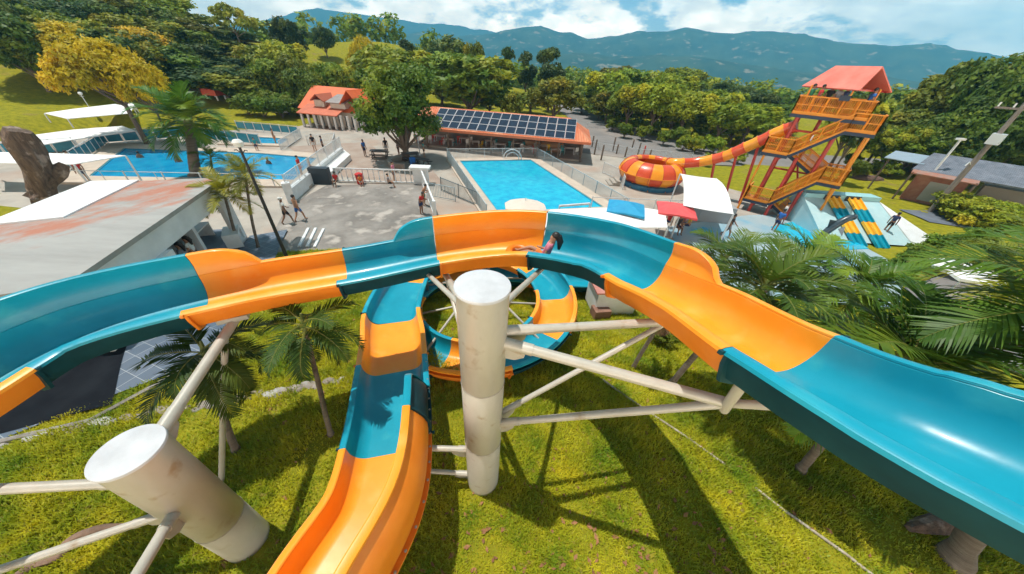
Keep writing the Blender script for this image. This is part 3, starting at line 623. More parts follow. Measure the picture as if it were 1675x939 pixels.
# ------------------------------------------------------------------ pavilion roof in front left
def m_pav():
    m = mat('worn_grey_roof', (.37,.365,.35), .75, (.27,.265,.25), .9, 9, (.3,.7), stretch=(.35,1.6,1), bump=.12, bscale=3); nt = m.node_tree; b = nt.nodes['Principled BSDF']
    src = b.inputs['Base Color'].links[0].from_socket
    tcx = _n(nt, 'ShaderNodeTexCoord'); mpx = _n(nt, 'ShaderNodeMapping'); mpx.inputs['Rotation'].default_value = (0,0,R(18)); nt.links.new(tcx.outputs['Object'], mpx.inputs['Vector'])
    sx = _n(nt, 'ShaderNodeSeparateXYZ'); nt.links.new(mpx.outputs['Vector'], sx.inputs[0])
    rgx = _n(nt, 'ShaderNodeMapRange', interpolation_type='SMOOTHSTEP'); rgx.inputs['From Min'].default_value = 1.2; rgx.inputs['From Max'].default_value = -1.6; rgx.inputs['To Min'].default_value = -.2; rgx.inputs['To Max'].default_value = .10; nt.links.new(sx.outputs['X'], rgx.inputs['Value'])
    m2 = _n(nt, 'ShaderNodeMapping'); m2.inputs['Scale'].default_value = (1.0,.42,1); nt.links.new(mpx.outputs['Vector'], m2.inputs['Vector'])
    nz = _n(nt, 'ShaderNodeTexNoise'); nz.inputs['Scale'].default_value = 1.2; nz.inputs['Detail'].default_value = 9; nz.inputs['Roughness'].default_value = .68; nt.links.new(m2.outputs['Vector'], nz.inputs['Vector'])
    ad = _n(nt, 'ShaderNodeMath', operation='ADD'); nt.links.new(nz.outputs['Fac'], ad.inputs[0]); nt.links.new(rgx.outputs['Result'], ad.inputs[1])
    rp = _n(nt, 'ShaderNodeMapRange'); rp.inputs['From Min'].default_value = .50; rp.inputs['From Max'].default_value = .68; nt.links.new(ad.outputs[0], rp.inputs['Value'])
    mx = _n(nt, 'ShaderNodeMix', data_type='RGBA'); nt.links.new(src, mx.inputs['A']); mx.inputs['B'].default_value = (.40,.16,.10,1); nt.links.new(rp.outputs['Result'], mx.inputs['Factor']); nt.links.new(mx.outputs['Result'], b.inputs['Base Color'])
    return m
PZ = 2.4
t = thing('pavilion', (-15, 10, -.4), 'open sided white pavilion with wide flat roof worn grey and rusty red', 'pavilion')
A_, B_ = P(104,467,PZ), P(365,290,PZ)
gq = [A_, B_, P(228,296,PZ), P(105,357,PZ), P(0,368,PZ), P(-120,385,PZ), P(-120,500,PZ), P(0,482,PZ)]
MB().prism([(p.x, p.y) for p in gq], PZ-.16, PZ).build('roof', m_pav(), t, smooth=False)
wq = [P(228,296,PZ), P(150,298,PZ), P(0,358,PZ), P(-120,377,PZ), P(-120,385,PZ), P(0,368,PZ), P(105,357,PZ)]
MB().prism([(p.x, p.y) for p in wq], PZ-.2, PZ+.06).build('white_roof_sheet', mat('white_sheet', (.80,.82,.84), .5, (.72,.73,.74), 1.2), t, smooth=False)
wd = (B_-A_); wd.z = 0; WLn = wd.length; wd.normalize(); wp = Vector((-wd.y, wd.x, 0)); WL = lambda a, d, z=0: Vector((A_.x, A_.y, 0))+wd*a+wp*d+Vector((0,0,z))
wm = MB(); ang_ = math.atan2(wd.y, wd.x)
def wallbox(a0, a1, d0, d1, z0, z1, mb): 
    c = WL((a0+a1)/2, (d0+d1)/2, (z0+z1)/2); mb.box(c, (a1-a0, d1-d0, z1-z0), rz=ang_)
wallbox(.25, WLn-.2, .12, .32, 1.35, PZ-.17, wm); wallbox(-.35, 4.0, -.08, .33, -.4, 1.352, wm); wallbox(WLn-1.1, WLn-.2, .125, .325, -1., 1.352, wm)
wallbox(.25, .45, .33, 9, -.4, PZ-.17, wm); wallbox(.45, WLn-.3, 3.4, 3.6, -1, PZ-.17, wm); wallbox(6.7, 6.9, .6, 3.4, -1, 1.5, wm)
wm.build('wall', mat('white_render', (.72,.73,.74), .7, (.60,.61,.62), 1.1, 7), t, smooth=False)
fm = MB(); wallbox(.3, WLn-.3, .33, 3.4, -1.2, -.32, fm); fm.build('floor_slab', BLUEGREY, t, smooth=False)
def table(a, d, z, label, rz, m=WHITE, size=(1.9,.75)):
    p = WL(a, d, z); tt = thing('table', p, label, 'table', 'white tables in the pavilion'); M_ = Matrix.Translation(p) @ Matrix.Rotation(rz, 4, 'Z')
    MB().box((0,0,.72), (size[0], size[1], .06)).xf(M_).build('table_top', m, tt, smooth=False)
    for s in (-1, 1): MB().box((s*(size[0]/2-.04), 0, .345), (.07, size[1], .69)).xf(M_).build('leg', m, tt, smooth=False)
table(5.4, 1.3, -.3, 'white picnic table inside the pavilion where people sit in a row', ang_)
table(7.9, 1.4, -.3, 'white table at the far open end of the pavilion', ang_+.05)
table(8.6, .2, -.75, 'small white table standing outside the pavilion end by the palms', ang_+.3, size=(1.3,.7))

# ------------------------------------------------------------------ restaurant with solar roof
ROOFT = mat('orange_roof_sheet', (.66,.17,.06), .55, (.55,.13,.05), 1.2, 7, (.3,.7), c3=(.70,.27,.14), s3=.6)
def corrug(m):
    nt = m.node_tree; b = nt.nodes['Principled BSDF']; tcx = _n(nt, 'ShaderNodeTexCoord'); wv = _n(nt, 'ShaderNodeTexWave'); wv.inputs['Scale'].default_value = 1.1; nt.links.new(tcx.outputs['Object'], wv.inputs['Vector'])
    bp = _n(nt, 'ShaderNodeBump'); bp.inputs['Strength'].default_value = .9; bp.inputs['Distance'].default_value = .08; nt.links.new(wv.outputs['Fac'], bp.inputs['Height']); nt.links.new(bp.outputs['Normal'], b.inputs['Normal']); return m
ROOFT = corrug(ROOFT)
DARK = mat('mouth_shade_paint', (.035,.04,.045), .8, (.06,.06,.06), 2)
DGLASS = mat('dark_glass', (.02,.04,.05), .08)
SOLAR = mat('solar_cell', (.008,.016,.035), .12, (.014,.026,.055), 2., spec=.6)
ALU = mat('aluminium', (.62,.65,.68), .4, metal=.3)
POSTM = mat('brown_post', (.10,.075,.055), .7, (.16,.12,.09), 5)
F0 = Vector((-15.2,40.6,0)); F1 = Vector((7.7,37.6,0)); rx = (F1-F0).normalized(); ry = Vector((-rx.y, rx.x, 0)); RL = (F1-F0).length
EZ = PXZ(948,232,F1)-.0; EZ0 = PXZ(706,207,F0+rx*4.2); RZ = EZ+1.75
def RP(a, d, z): return F0+rx*a+ry*d+Vector((0,0,z))
t = thing('restaurant', RP(RL/2, 4, G), 'long open restaurant under an orange metal roof covered with solar panels', 'restaurant')
rm = MB(); q = [RP(0,0,EZ), RP(RL,0,EZ), RP(RL-2.6,4.6,RZ), RP(0,4.6,RZ), RP(0,9.2,EZ), RP(RL,9.2,EZ)]
rm.slab([q[0],q[1],q[2],q[3]], .08); rm.slab([q[1],q[5],q[2]], .08); rm.slab([q[3],q[2],q[5],q[4]], .08)
rf = rm.build('roof', ROOFT, t, smooth=False)
fb = MB(); fb.beam(RP(0,-.03,EZ-.1), RP(RL,-.03,EZ-.1), .06, .26); fb.beam(RP(RL+.03,0,EZ-.1), RP(RL+.03,9.2,EZ-.1), .06, .26); fb.build('fascia', mat('orange_fascia', (.55,.16,.07), .6), rf, smooth=False)
sl = (q[3]-q[0]).normalized(); nrm = rx.cross(sl).normalized()
for j in range(3):
    for i in range(15):
        a0 = 4.2+i*1.14; b0 = .35+j*1.42
        p0 = RP(0,0,EZ)+rx*a0+sl*b0+nrm*.06
        fr_ = MB().slab([p0, p0+rx*1.1, p0+rx*1.1+sl*1.37, p0+sl*1.37], .04) if not (i == 0 and j == 0) else MB().slab([p0, p0+rx*1.1, p0+rx*1.1+sl*1.37, p0+sl*1.37], .04)
        o = fr_.build('solar_panel', ALU, t, smooth=False)
        c0 = p0+nrm*.004; MB().add([c0+rx*.03+sl*.03, c0+rx*1.07+sl*.03, c0+rx*1.07+sl*1.34, c0+rx*.03+sl*1.34], [(0,1,2,3)]).build('solar_cells', SOLAR, o, smooth=False)
for i in range(9):
    p = RP(.8+i*(RL-1.6)/8, .9, G); MB().beam(p, p+Vector((0,0,EZ-G-.05)), .18, .18).build('post', POSTM, t, smooth=False)
for i in range(4):
    p = RP(RL-.8, 2.6+i*1.9, G); MB().beam(p, p+Vector((0,0,EZ-G-.05)), .16, .16).build('post', POSTM, t, smooth=False)
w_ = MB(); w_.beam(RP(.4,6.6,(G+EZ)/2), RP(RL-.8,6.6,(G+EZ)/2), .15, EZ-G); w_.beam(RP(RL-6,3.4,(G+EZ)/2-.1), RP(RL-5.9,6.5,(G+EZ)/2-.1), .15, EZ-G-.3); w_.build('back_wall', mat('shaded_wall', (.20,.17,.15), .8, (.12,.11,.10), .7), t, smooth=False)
MB().beam(RP(.4,1.2,G+.1), RP(RL-.6,1.2,G+.1), .3, .22).build('plinth', CONC, t, smooth=False)
rs = random.Random(3)
MB().beam(RP(RL-8,5.2,G+.55), RP(RL-3,5.2,G+.55), .6, 1.1).build('counter', mat('counter_wood', (.30,.17,.09), .6), t, smooth=False)
CH_C = [mat('chair_red', (.5,.04,.03), .5), mat('chair_white', (.7,.7,.68), .5), mat('chair_yellow', (.65,.42,.03), .5), mat('chair_teal', (.03,.25,.28), .5)]
tg = None
for i in range(12):
    p = RP(2+i*1.72, 3.0+(i%2)*1.5, G+.03)
    if i == 0:
        tg = thing('dining_table', p, 'dining table with plastic chairs in the shade of the restaurant', 'table', 'dining tables in the restaurant')
        M_ = Matrix.Translation(p)
        MB().box((0,0,.74), (1.3,.8,.05)).xf(M_).build('table_top', CH_C[1], tg, smooth=False)
        for sx, sy in ((-1,-1),(1,-1),(-1,1),(1,1)): MB().box((sx*.58,sy*.34,.36), (.06,.06,.72)).xf(M_).build('leg', ALU, tg, smooth=False)
        ch0 = thing('plastic_chair', p+rx*.9, 'moulded plastic chair at the restaurant tables', 'chair', 'plastic chairs in the restaurant'); M_ = Matrix.Translation(p+rx*.9)
        MB().box((0,0,.44), (.45,.45,.05)).xf(M_).build('seat', CH_C[1], ch0, smooth=False); MB().box((0,.22,.68), (.45,.04,.44)).xf(M_).build('backrest', CH_C[1], ch0, smooth=False)
        for sx, sy in ((-1,-1),(1,-1),(-1,1),(1,1)): MB().box((sx*.19,sy*.19,.21), (.04,.04,.42)).xf(M_).build('leg', CH_C[1], ch0, smooth=False)
        chs = [ch0]
        for c in range(1, 4):
            q_ = thing('plastic_chair', p, 'moulded plastic chair at the restaurant tables', 'chair', 'plastic chairs in the restaurant')
            for o in ch0.children:
                k = o.copy(); k.data = o.data.copy(); k.data.materials[0] = CH_C[(0, 2, 3)[c-1]]; COL.objects.link(k); k.parent = q_
            q_.location = p-rx*.9; q_.rotation_euler.z = c; chs.append(q_)
    else:
        dup(tg, p, rs.uniform(-.3,.3))
        for s in range(2): dup(chs[rs.randrange(4)], p+rx*(.85 if s else -.85)+ry*rs.uniform(-.3,.3), rs.uniform(0,6))

# ------------------------------------------------------------------ orange roofed house by the terrace
t = thing('roofed_house', (-27, 50, G), 'white columned house with steep orange roofs and two grey gabled dormers', 'house')
hA_, hB_ = Vector((-31.6,49.6,0)), Vector((-22,48.2,0)); hx = (hB_-hA_).normalized(); hy = Vector((-hx.y, hx.x, 0)); HP = lambda a, d, z: hA_+hx*a+hy*d+Vector((0,0,z))
def gable(t, a0, a1, d0, d1, ze, zr, m, name='roof', ov=.4, along='x', th=.1, parent=None):
    if along == 'x':
        dm = (d0+d1)/2; mb = MB(); mb.slab([HP(a0-ov,d0-ov,ze), HP(a1+ov,d0-ov,ze), HP(a1+ov,dm,zr), HP(a0-ov,dm,zr)], th); mb.slab([HP(a0-ov,dm,zr), HP(a1+ov,dm,zr), HP(a1+ov,d1+ov,ze), HP(a0-ov,d1+ov,ze)], th)
    else:
        am = (a0+a1)/2; mb = MB(); mb.slab([HP(a0-ov,d0-ov,ze), HP(a0-ov,d1,ze), HP(am,d1,zr), HP(am,d0-ov,zr)], th); mb.slab([HP(am,d0-ov,zr), HP(am,d1,zr), HP(a1+ov,d1,ze), HP(a1+ov,d0-ov,ze)], th)
    return mb.build(name, m, t, smooth=False)
def hbox(mb, a0, a1, d0, d1, z0, z1): mb.box(HP((a0+a1)/2, (d0+d1)/2, (z0+z1)/2), (a1-a0, d1-d0, z1-z0), rz=math.atan2(hx.y, hx.x))
WALLC = mat('cream_wall', (.62,.56,.49), .8, (.52,.46,.40), 1)
ROOF2 = mat('orange_tile_roof', (.70,.14,.03), .6, (.60,.11,.028), .8, 7)
mb = MB(); hbox(mb, 0.2, 9.4, 1.2, 8, G, 1.0); mb.build('wall', WALLC, t, smooth=False)
rfm = gable(t, -1.1, 10, 1.2, 9, 1.15, 3.75, ROOF2)
mb = MB(); mb.slab([HP(-.2,-1.2,.85), HP(6,-1.2,.85), HP(6,1.6,1.75), HP(-.2,1.6,1.75)], .12); mb.build('porch_roof', mat('porch_roof_red', (.58,.15,.07), .6, (.48,.12,.06), 1), t, smooth=False)
mb = MB(); hbox(mb, 1.4, 2.9, .9, 3.4, 1.4, 2.35); hbox(mb, 4.0, 6.3, .7, 3.4, 1.5, 2.3); mb.build('dormer_wall', WALLC, t, smooth=False)
gable(t, 1.3, 3.0, .7, 4, 2.3, 3.1, mat('rust_roof', (.38,.10,.05), .7), 'dormer_roof', .2, 'y')
mb = MB(); mb.slab([HP(3.6,.3,2.25), HP(6.6,.3,2.25), HP(6.4,3.2,3.05), HP(3.8,3.2,3.05)], .1); mb.build('dormer_roof', mat('grey_roof', (.22,.2,.2), .7, (.3,.28,.27), 2), t, smooth=False)
gable(t, 6.2, 8.6, .4, 5, 2.2, 3.9, ROOF2, 'dormer_roof', .3, 'y')
for i in range(10): 
    mb = MB(); p = HP(.1+i*1.02, -.7, G); mb.beam(p, p+Vector((0,0,1.85)), .26, .26); mb.build('column', mat('column_white', (.62,.60,.58), .7), t, smooth=False)
for i in range(9):
    mb = MB(); hbox(mb, .45+i*1.02, .95+i*1.02, 1.12, 1.19, G+.1, .5); mb.build('doorway', DGLASS, t, smooth=False)

# ------------------------------------------------------------------ bowl ride, tube and slide tower
RED = mat('red_gelcoat', (.60,.06,.018), .35, (.66,.09,.025), 1.2, coat=.2); YEL = mat('yellow_gelcoat', (.80,.27,.012), .3, (.84,.34,.02), 1.2, coat=.2)
REDS = mat('red_steel', (.42,.025,.02), .4, (.5,.05,.03), 2); YELS = mat('yellow_steel', (.78,.28,.012), .45, (.70,.22,.012), 2); NAVY = mat('navy_steel', (.015,.03,.06), .5)
bc = Vector((12.85, 31.6, 0)); BRd = 3.05
t = thing('bowl_ride', (bc.x, bc.y, G), 'round bowl ride of red and yellow fibreglass panels on a blue base', 'water ride')
pf = [(1.65,1.02),(1.72,1.22),(1.82,1.30),(2.1,1.30),(2.45,1.16),(2.75,.9),(2.96,.58),(3.05,.26)]; pf2 = [(3.05,.24),(3.0,-.05),(2.8,-.35),(2.45,-.58),(2.0,-.68)]
inn = [(1.65,1.02),(2.3,.85),(2.75,.4),(2.8,.1),(2.3,-.35),(1.0,-.55),(0,-.6)]
for half, pr in ((0, pf), (1, pf2)):
    mb = MB(); n = 72
    mb.lathe(pr, n, bc); mb.mi = [(((j % n)*16//n)+half) % 2 for j in range(len(mb.f))]
    mb.build('upper_shell' if half == 0 else 'lower_shell', [RED, YEL], t, ang=50)
mb = MB(); mb.lathe(inn, 72, bc); mb.mi = [((j % 72)*8//72) % 2 for j in range(len(mb.f))]; mb.build('bowl_inside', [RED, YEL], t)
mb = MB(); mb.lathe([(3.0,.29),(3.12,.29),(3.12,.21),(3.0,.21)], 72, bc); mb.build('rim_flange', YELS, t)
for k in range(16):
    a = 2*PI*k/16; d = Vector((math.cos(a), math.sin(a), 0)); MB().tube([bc+d*(r+.02)+Vector((0,0,z)) for r, z in pf[2:]+pf2], .022, 5).build('rib', REDS, t)
BBL = mat('blue_base_paint', (.02,.12,.25), .4, (.05,.22,.35), 1.5, 5, (.4,.6))
mb = MB().lathe([(2.7,-1),(2.75,-.62),(2.6,-.55),(2.3,-.5),(2.3,-.7),(0,-.72)], 48, bc); mb.build('base_pool', BBL, t)
for k in range(10):
    a = 2*PI*k/10; d = Vector((math.cos(a), math.sin(a), 0)); MB().tube([bc+d*2.7+Vector((0,0,-1)), bc+d*2.55+Vector((0,0,-.45))], .05, 6).build('post', YELS, t)
for j in range(3): MB().box(bc+Vector((-3.3-.35*j,-.6,-.8-.0-.09*j)), (.36,1.6,.5-.16*j)).build('step', CONC, t, smooth=False)
T0 = Vector((21.5, 25.6, 0)); TN = Vector((.643,.766,0)); TE = Vector((.766,-.643,0)); TP = lambda u, w, z: T0+TE*u+TN*w+Vector((0,0,z)); tang = math.atan2(TE.y, TE.x)
tube = [PL(1302,206,T0,TN), D(1272,217,33.6), D(1245,230,33.8), D(1215,243,34.0), D(1190,254,34.2), D(1165,261,34.4), D(1135,266,34.4), D(1100,267,34.0), Vector((bc.x+1.9,bc.y+1.3,.9))]
tp = cr(tube, 8)
t = thing('tube_slide', (tp[20].x, tp[20].y, G), 'closed tube slide of red and yellow bands joining the tower and the bowl', 'water slide')
nb = 11; m_ = len(tp)-1
for i in range(nb):
    a, b_ = i*m_//nb, (i+1)*m_//nb; q = tp[a:b_+1]; MB().tube(q, .43, 18, cap=False).tube([q[0]-(q[1]-q[0]).normalized()*.04, q[0]+(q[1]-q[0]).normalized()*.04], .48, 18).build('tube_section', YEL if i % 2 else RED, t)
for k in (16, 26, 38): 
    p = tp[k]; MB().tube([Vector((p.x+.5,p.y-.4,gz(p.x,p.y)-.3)), p-Vector((0,0,.4))], .11, 8).build('support_post', REDS, t)
t = thing('slide_tower', TP(0,0,G), 'tall slide tower with red legs, orange zigzag stairs and a red gable roof', 'tower')
for u, w, z1 in ((-1.6,-1.1,6.3),(-1.6,1.1,6.3),(.9,-1.1,6.3),(1.0,1.1,6.3),(-.3,1.2,6.3),(-.4,-1.2,3.5)): MB().tube([TP(u,w,G-.3), TP(u,w,z1)], .12, 10).build('leg', REDS, t)
for u, w, z1 in ((2.55,-1.3,5.6),(2.5,-.2,5.6),(-2.4,-1.2,3.6)): MB().tube([TP(u,w,G-.3), TP(u,w,z1)], .08, 8).build('stair_post', YELS, t)
for a, b_ in (((-1.6,-1.1,3),(.9,-1.1,6)),((.9,1.1,.5),(-.3,1.2,3)),((-1.6,-1.1,5.2),(.9,-1.1,5.2)),((-1.6,1.1,2.2),(1.0,1.1,2.2)),((-1.6,-1.1,1.5),(-1.6,1.1,2.5))): MB().tube([TP(*a), TP(*b_)], .07, 8).build('brace', REDS, t)
def railp(a, b_, h=1.0, parent=t, n=None):
    a, b_ = Vector(a), Vector(b_); mb = MB(); mb.beam(a+Vector((0,0,h)), b_+Vector((0,0,h)), .07, .07); mb.beam(a+Vector((0,0,.5)), b_+Vector((0,0,.5)), .05, .05); mb.beam(a+Vector((0,0,.05)), b_+Vector((0,0,.05)), .06, .12)
    k = max(2, round((b_-a).length/.75))
    for j in range(k+1): q = a.lerp(b_, j/k); mb.beam(q, q+Vector((0,0,h)), .06, .06)
    k = int((b_-a).length/.10)
    for j in range(k): q = a.lerp(b_, (j+.5)/k); mb.beam(q, q+Vector((0,0,h)), .045, .02)
    mb.build('guard_rail', YELS, parent, smooth=False)
def deck(u0, u1, w0, w1, z, sides):
    mb = MB(); mb.box(TP((u0+u1)/2,(w0+w1)/2,z-.04), (u1-u0,w1-w0,.08), rz=tang); d = mb.build('landing', YELS, t, smooth=False)
    mb = MB(); mb.box(TP((u0+u1)/2,(w0+w1)/2,z-.19), (u1-u0+.06,w1-w0+.06,.2), rz=tang); mb.build('deck_frame', NAVY, d, smooth=False)
    if 'f' in sides: railp(TP(u0,w0,z), TP(u1,w0,z))
    if 'b' in sides: railp(TP(u0,w1,z), TP(u1,w1,z))
    if 'l' in sides: railp(TP(u0,w0,z), TP(u0,w1,z))
    if 'r' in sides: railp(TP(u1,w0,z), TP(u1,w1,z))
deck(-2.05,1.95,-1.35,1.35,6.3,'fblr'); deck(1.3,2.75,-1.35,-.1,5.62,'fr'); deck(-2.65,-1.,-1.35,.2,3.62,'flb'); deck(1.45,2.75,-1.35,.2,2.3,'frb'); deck(-2.3,-.6,-1.35,.2,.02,'fl')
def flight(u0, z0, u1, z1, w0, w1):
    o = MB(); n = max(4, int(abs(z1-z0)/.2))
    for j in range(n): k = (j+.5)/n; o.box(TP(u0+(u1-u0)*k,(w0+w1)/2,z0+(z1-z0)*k), (abs(u1-u0)/n*1.05, w1-w0, .05), rz=tang)
    f = o.build('stair_flight', YELS, t, smooth=False)
    for w in (w0, w1): 
        MB().beam(TP(u0,w,z0-.1), TP(u1,w,z1-.1), .05, .28).build('stringer', NAVY, f, smooth=False); railp(TP(u0,w,z0), TP(u1,w,z1))
flight(-1.,3.62,1.3,5.62,-1.35,-.6); flight(1.45,2.3,-1.,3.62,-.5,.2); flight(-.6,.02,1.45,2.3,-1.35,-.6); flight(-.6,.02,1.2,G,-.5,.15)
fl = lambda s, w: TP(s[0], w, s[1])
for u, w in ((-1.7,-1.1),(.5,-1.25),(-.6,1.2),(1.75,-.6),(1.7,.9)): MB().tube([TP(u,w,6.3), TP(u,w,7.95)], .05, 8).build('roof_post', YELS, t)
ph = R(38); ra = TE*math.cos(ph)-TN*math.sin(ph); rb_ = -TE*math.sin(ph)-TN*math.cos(ph); rc = T0+Vector((0,0,0)); RPt = lambda a, b_, z: rc+ra*a+rb_*b_+Vector((0,0,z))
ROOFR = mat('faded_red_roof', (.62,.13,.09), .6, (.70,.20,.15), .9, 6)
mb = MB(); mb.slab([RPt(-1.95,1.3,7.85), RPt(1.95,1.3,7.85), RPt(1.5,0,9.1), RPt(-1.4,0,9.1)], .07); mb.slab([RPt(-1.4,0,9.1), RPt(1.5,0,9.1), RPt(1.95,-1.3,7.85), RPt(-1.95,-1.3,7.85)], .07); mb.build('roof', ROOFR, t, smooth=False)
mb = MB()
for a in (-1.5, -.3, 1.5): mb.beam(RPt(a,-1.2,7.84), RPt(a,1.2,7.84), .08, .1); mb.beam(RPt(a*.7,0,7.85), RPt(a*.7,0,8.95), .06, .06)
mb.beam(RPt(-1.8,1.22,7.83), RPt(1.8,1.22,7.83), .08, .1); mb.beam(RPt(-1.8,-1.22,7.83), RPt(1.8,-1.22,7.83), .08, .1); mb.build('roof_truss', REDS, t, smooth=False)
MB().box(TP(.3,-1.42,7.35), (.55,.04,.3), rz=tang).build('notice_board', NAVY, t, smooth=False)
MB().lathe([(.0,.02),(.2,.02),(.2,0)], 16).xf(Matrix.Translation(TP(-.2,-1.43,4.9)) @ Matrix.Rotation(-tang, 4, 'Z') @ Matrix.Rotation(PI/2, 4, 'X')).build('round_sign', WHITE, t)

# ------------------------------------------------------------------ children's slide block
t = thing('childrens_slide', (25, 22.5, G), "white and pale blue slide block with two yellow and teal double chutes", 'water slide')
PALEB = mat('pale_blue_paint', (.36,.56,.60), .5, (.46,.62,.64), 1.)
x0_, x1_, yb, yt, zt_ = 22.0, 28.6, 20.7, 23.9, 1.0
MB().add([(x0_,yb,G),(x1_-.2,yb,G),(x1_-1.2,yt,zt_),(x0_-.3,yt,zt_),(x0_-.3,yt+2.2,G),(x1_+1.6,yt+1.,G),(x1_-1.2,yt+.9,zt_),(x0_-.3,yt+.9,zt_)], [(0,1,2,3),(3,2,6,7),(1,5,6,2),(7,6,5,4),(0,3,7,4)]).build('block', PALEB, t, smooth=False)
MB().slab([(x1_-.2,yb-.1,G+.03),(x1_+2.4,yb+.3,G+.03),(x1_+1.7,yt+1,G+.3),(x1_-1.15,yt+.9,zt_+.02),(x1_-1.15,yt,zt_+.02)], .1).build('side_wall', WHITE, t, smooth=False)
MB().beam((x0_-.3,yt+.45,zt_+.16), (x1_-1.2,yt+.45,zt_+.16), .95, .3).build('top_ledge', mat('aqua_ledge', (.30,.55,.58), .5), t, smooth=False)
for cx_ in (23.7, 25.3): MB().box((cx_,yt-.06,zt_+.05), (1.1,.1,.5)).build('chute_mouth_shade', DARK, t, smooth=False)  # solid dark boxes that paint the shade at the chute tops
sv = Vector((0,yb-yt,G-zt_)).normalized(); sn = Vector((0,-sv.z,sv.y)); sn = sn if sn.z > 0 else -sn
for cx_ in (23.5, 25.1):
    for lane in (0, 1):
        mb = MB(); Ln = Vector((0,yb-yt,G-zt_)).length+.5
        for k in range(4):
            mb.cur = k % 2; s0, s1 = Ln*k/4, Ln*(k+1)/4-.01
            q0 = Vector((cx_+lane*.46+.14*k, yt, zt_+.12)); 
            for dx, hh, ww in ((0,.05,.36),(-.19,.16,.05),(.19,.16,.05)):
                a = q0+sv*s0+Vector((dx,0,0))+sn*hh/2; b_ = q0+sv*s1+Vector((dx+.14,0,0))+sn*hh/2; mb.beam(a, b_, ww, hh)
        mb.build('chute', [mat('chute_yellow', (.85,.42,.02), .4, (.85,.50,.05), 1.5), TEAL], t, smooth=False)

# ------------------------------------------------------------------ awnings, umbrellas
FAB = mat('white_canvas', (.82,.83,.83), .7, (.76,.77,.78), 1.5)
def arched(name, c0, c1, c2, c3, rise, label, cat, posts=True, zg=G):
    t = thing(name, ((c0+c2)/2).to_2d().to_3d()+Vector((0,0,zg)), label, cat); n = 12; mb = MB(); vs = []
    for k in range(n+1):
        s = k/n
        for j in range(9):
            r = j/8; p = c0.lerp(c1, s).lerp(c3.lerp(c2, s), r); vs.append(p+Vector((0,0,rise*math.sin(PI*r)-.12*rise*math.sin(PI*s))))
    fs = [(k*9+j, k*9+j+1, (k+1)*9+j+1, (k+1)*9+j) for k in range(n) for j in range(8)]
    mb.add(vs, fs); mb.add([v-Vector((0,0,.03)) for v in vs], [f[::-1] for f in fs]); mb.build('canopy', FAB, t)
    if posts:
        for c in (c0, c1, c2, c3): MB().tube([Vector((c.x,c.y,zg)), c], .06, 8).build('post', ALU, t)
    return t
W_ = arched('canvas_shelter', P(1113,284,1.5), P(1172,292,1.55), P(1200,350,1.3), P(1118,336,1.3), .35, 'curved white canvas shelter between the bowl ride and the tower', 'shelter')
MB().beam(P(1140,345,G+.6), P(1195,350,G+.6), 1.2, 1.2).build('bench_block', mat('grey_block', (.28,.30,.32), .7), W_, smooth=False)
a0, a1 = P(893,350,.7), P(1090,352,.7)
t = thing('long_awning', (5.5,17.6,G), 'long low white awning roof running behind the bend of the high slide', 'awning')
qa = [P(872,372,.62), P(1092,372,.62), P(1088,345,.95), P(1040,338,1.0), P(900,343,.95)]
MB().slab(qa, .06).build('canopy', FAB, t, smooth=False)
for p in qa: MB().tube([Vector((p.x,p.y,G-.2)), p-Vector((0,0,.06))], .05, 8).build('post', ALU, t)
def umbrella(p, r, h, n, m, label, squash=1.):
    t = thing('parasol', p, label, 'parasol', 'parasols around the pools'); mb = MB(); c = Vector(p)
    rim = [c+Vector((r*math.cos(2*PI*k/n+.5), r*math.sin(2*PI*k/n+.5)*squash, h-.5*r*.55)) for k in range(n)]; top = c+Vector((0,0,h))
    for k in range(n):
        a, b_ = rim[k], rim[(k+1)%n]; mid = (a+b_)/2+Vector((0,0,.06)); mt_ = (a.lerp(top,.5)+Vector((0,0,.03)), b_.lerp(top,.5)+Vector((0,0,.03)))
        mb.add([top, mt_[0], mt_[1], a, mid, b_, a-Vector((0,0,.14)), mid-Vector((0,0,.1)), b_-Vector((0,0,.14))], [(0,1,2),(1,3,4),(1,4,2),(2,4,5),(3,6,7,4),(4,7,8,5)])
    mb.build('canopy', m, t, ang=20)
    MB().tube([c, top+Vector((0,0,.15))], .03, 8).build('pole', ALU, t)
    for k in range(n): MB().tube([c+Vector((0,0,h-.75)), rim[k].lerp(top,.4)-Vector((0,0,.02))], .012, 5).build('rib', ALU, t)
    MB().lathe([(0,.1),(.22,.1),(.25,0)], 12, c).build('foot', CONC, t)
def up_at(px, py, zt2, r, n, m, label, sq=1.):
    q = P(px, py, zt2); umbrella((q.x, q.y, G), r, zt2-G, n, m, label, sq)
up_at(1027,329,1.4,1.6,4,mat('blue_canvas', (.01,.26,.50), .7, (.02,.32,.55), 2),'blue parasol above the long white awning')
up_at(1110,332,1.4,1.6,4,mat('red_canvas', (.68,.07,.08), .7, (.74,.10,.10), 2),'coral red parasol over a group of seated bathers')
up_at(860,328,1.5,1.3,8,mat('beige_canvas', (.66,.58,.50), .8, (.6,.52,.45), 2),'beige parasol behind the highest bend of the slide')
q = P(1560,470,.6); umbrella((q.x, q.y, -.6), 1.3, 2.4, 8, FAB, 'white parasol half hidden by the palms on the slope')

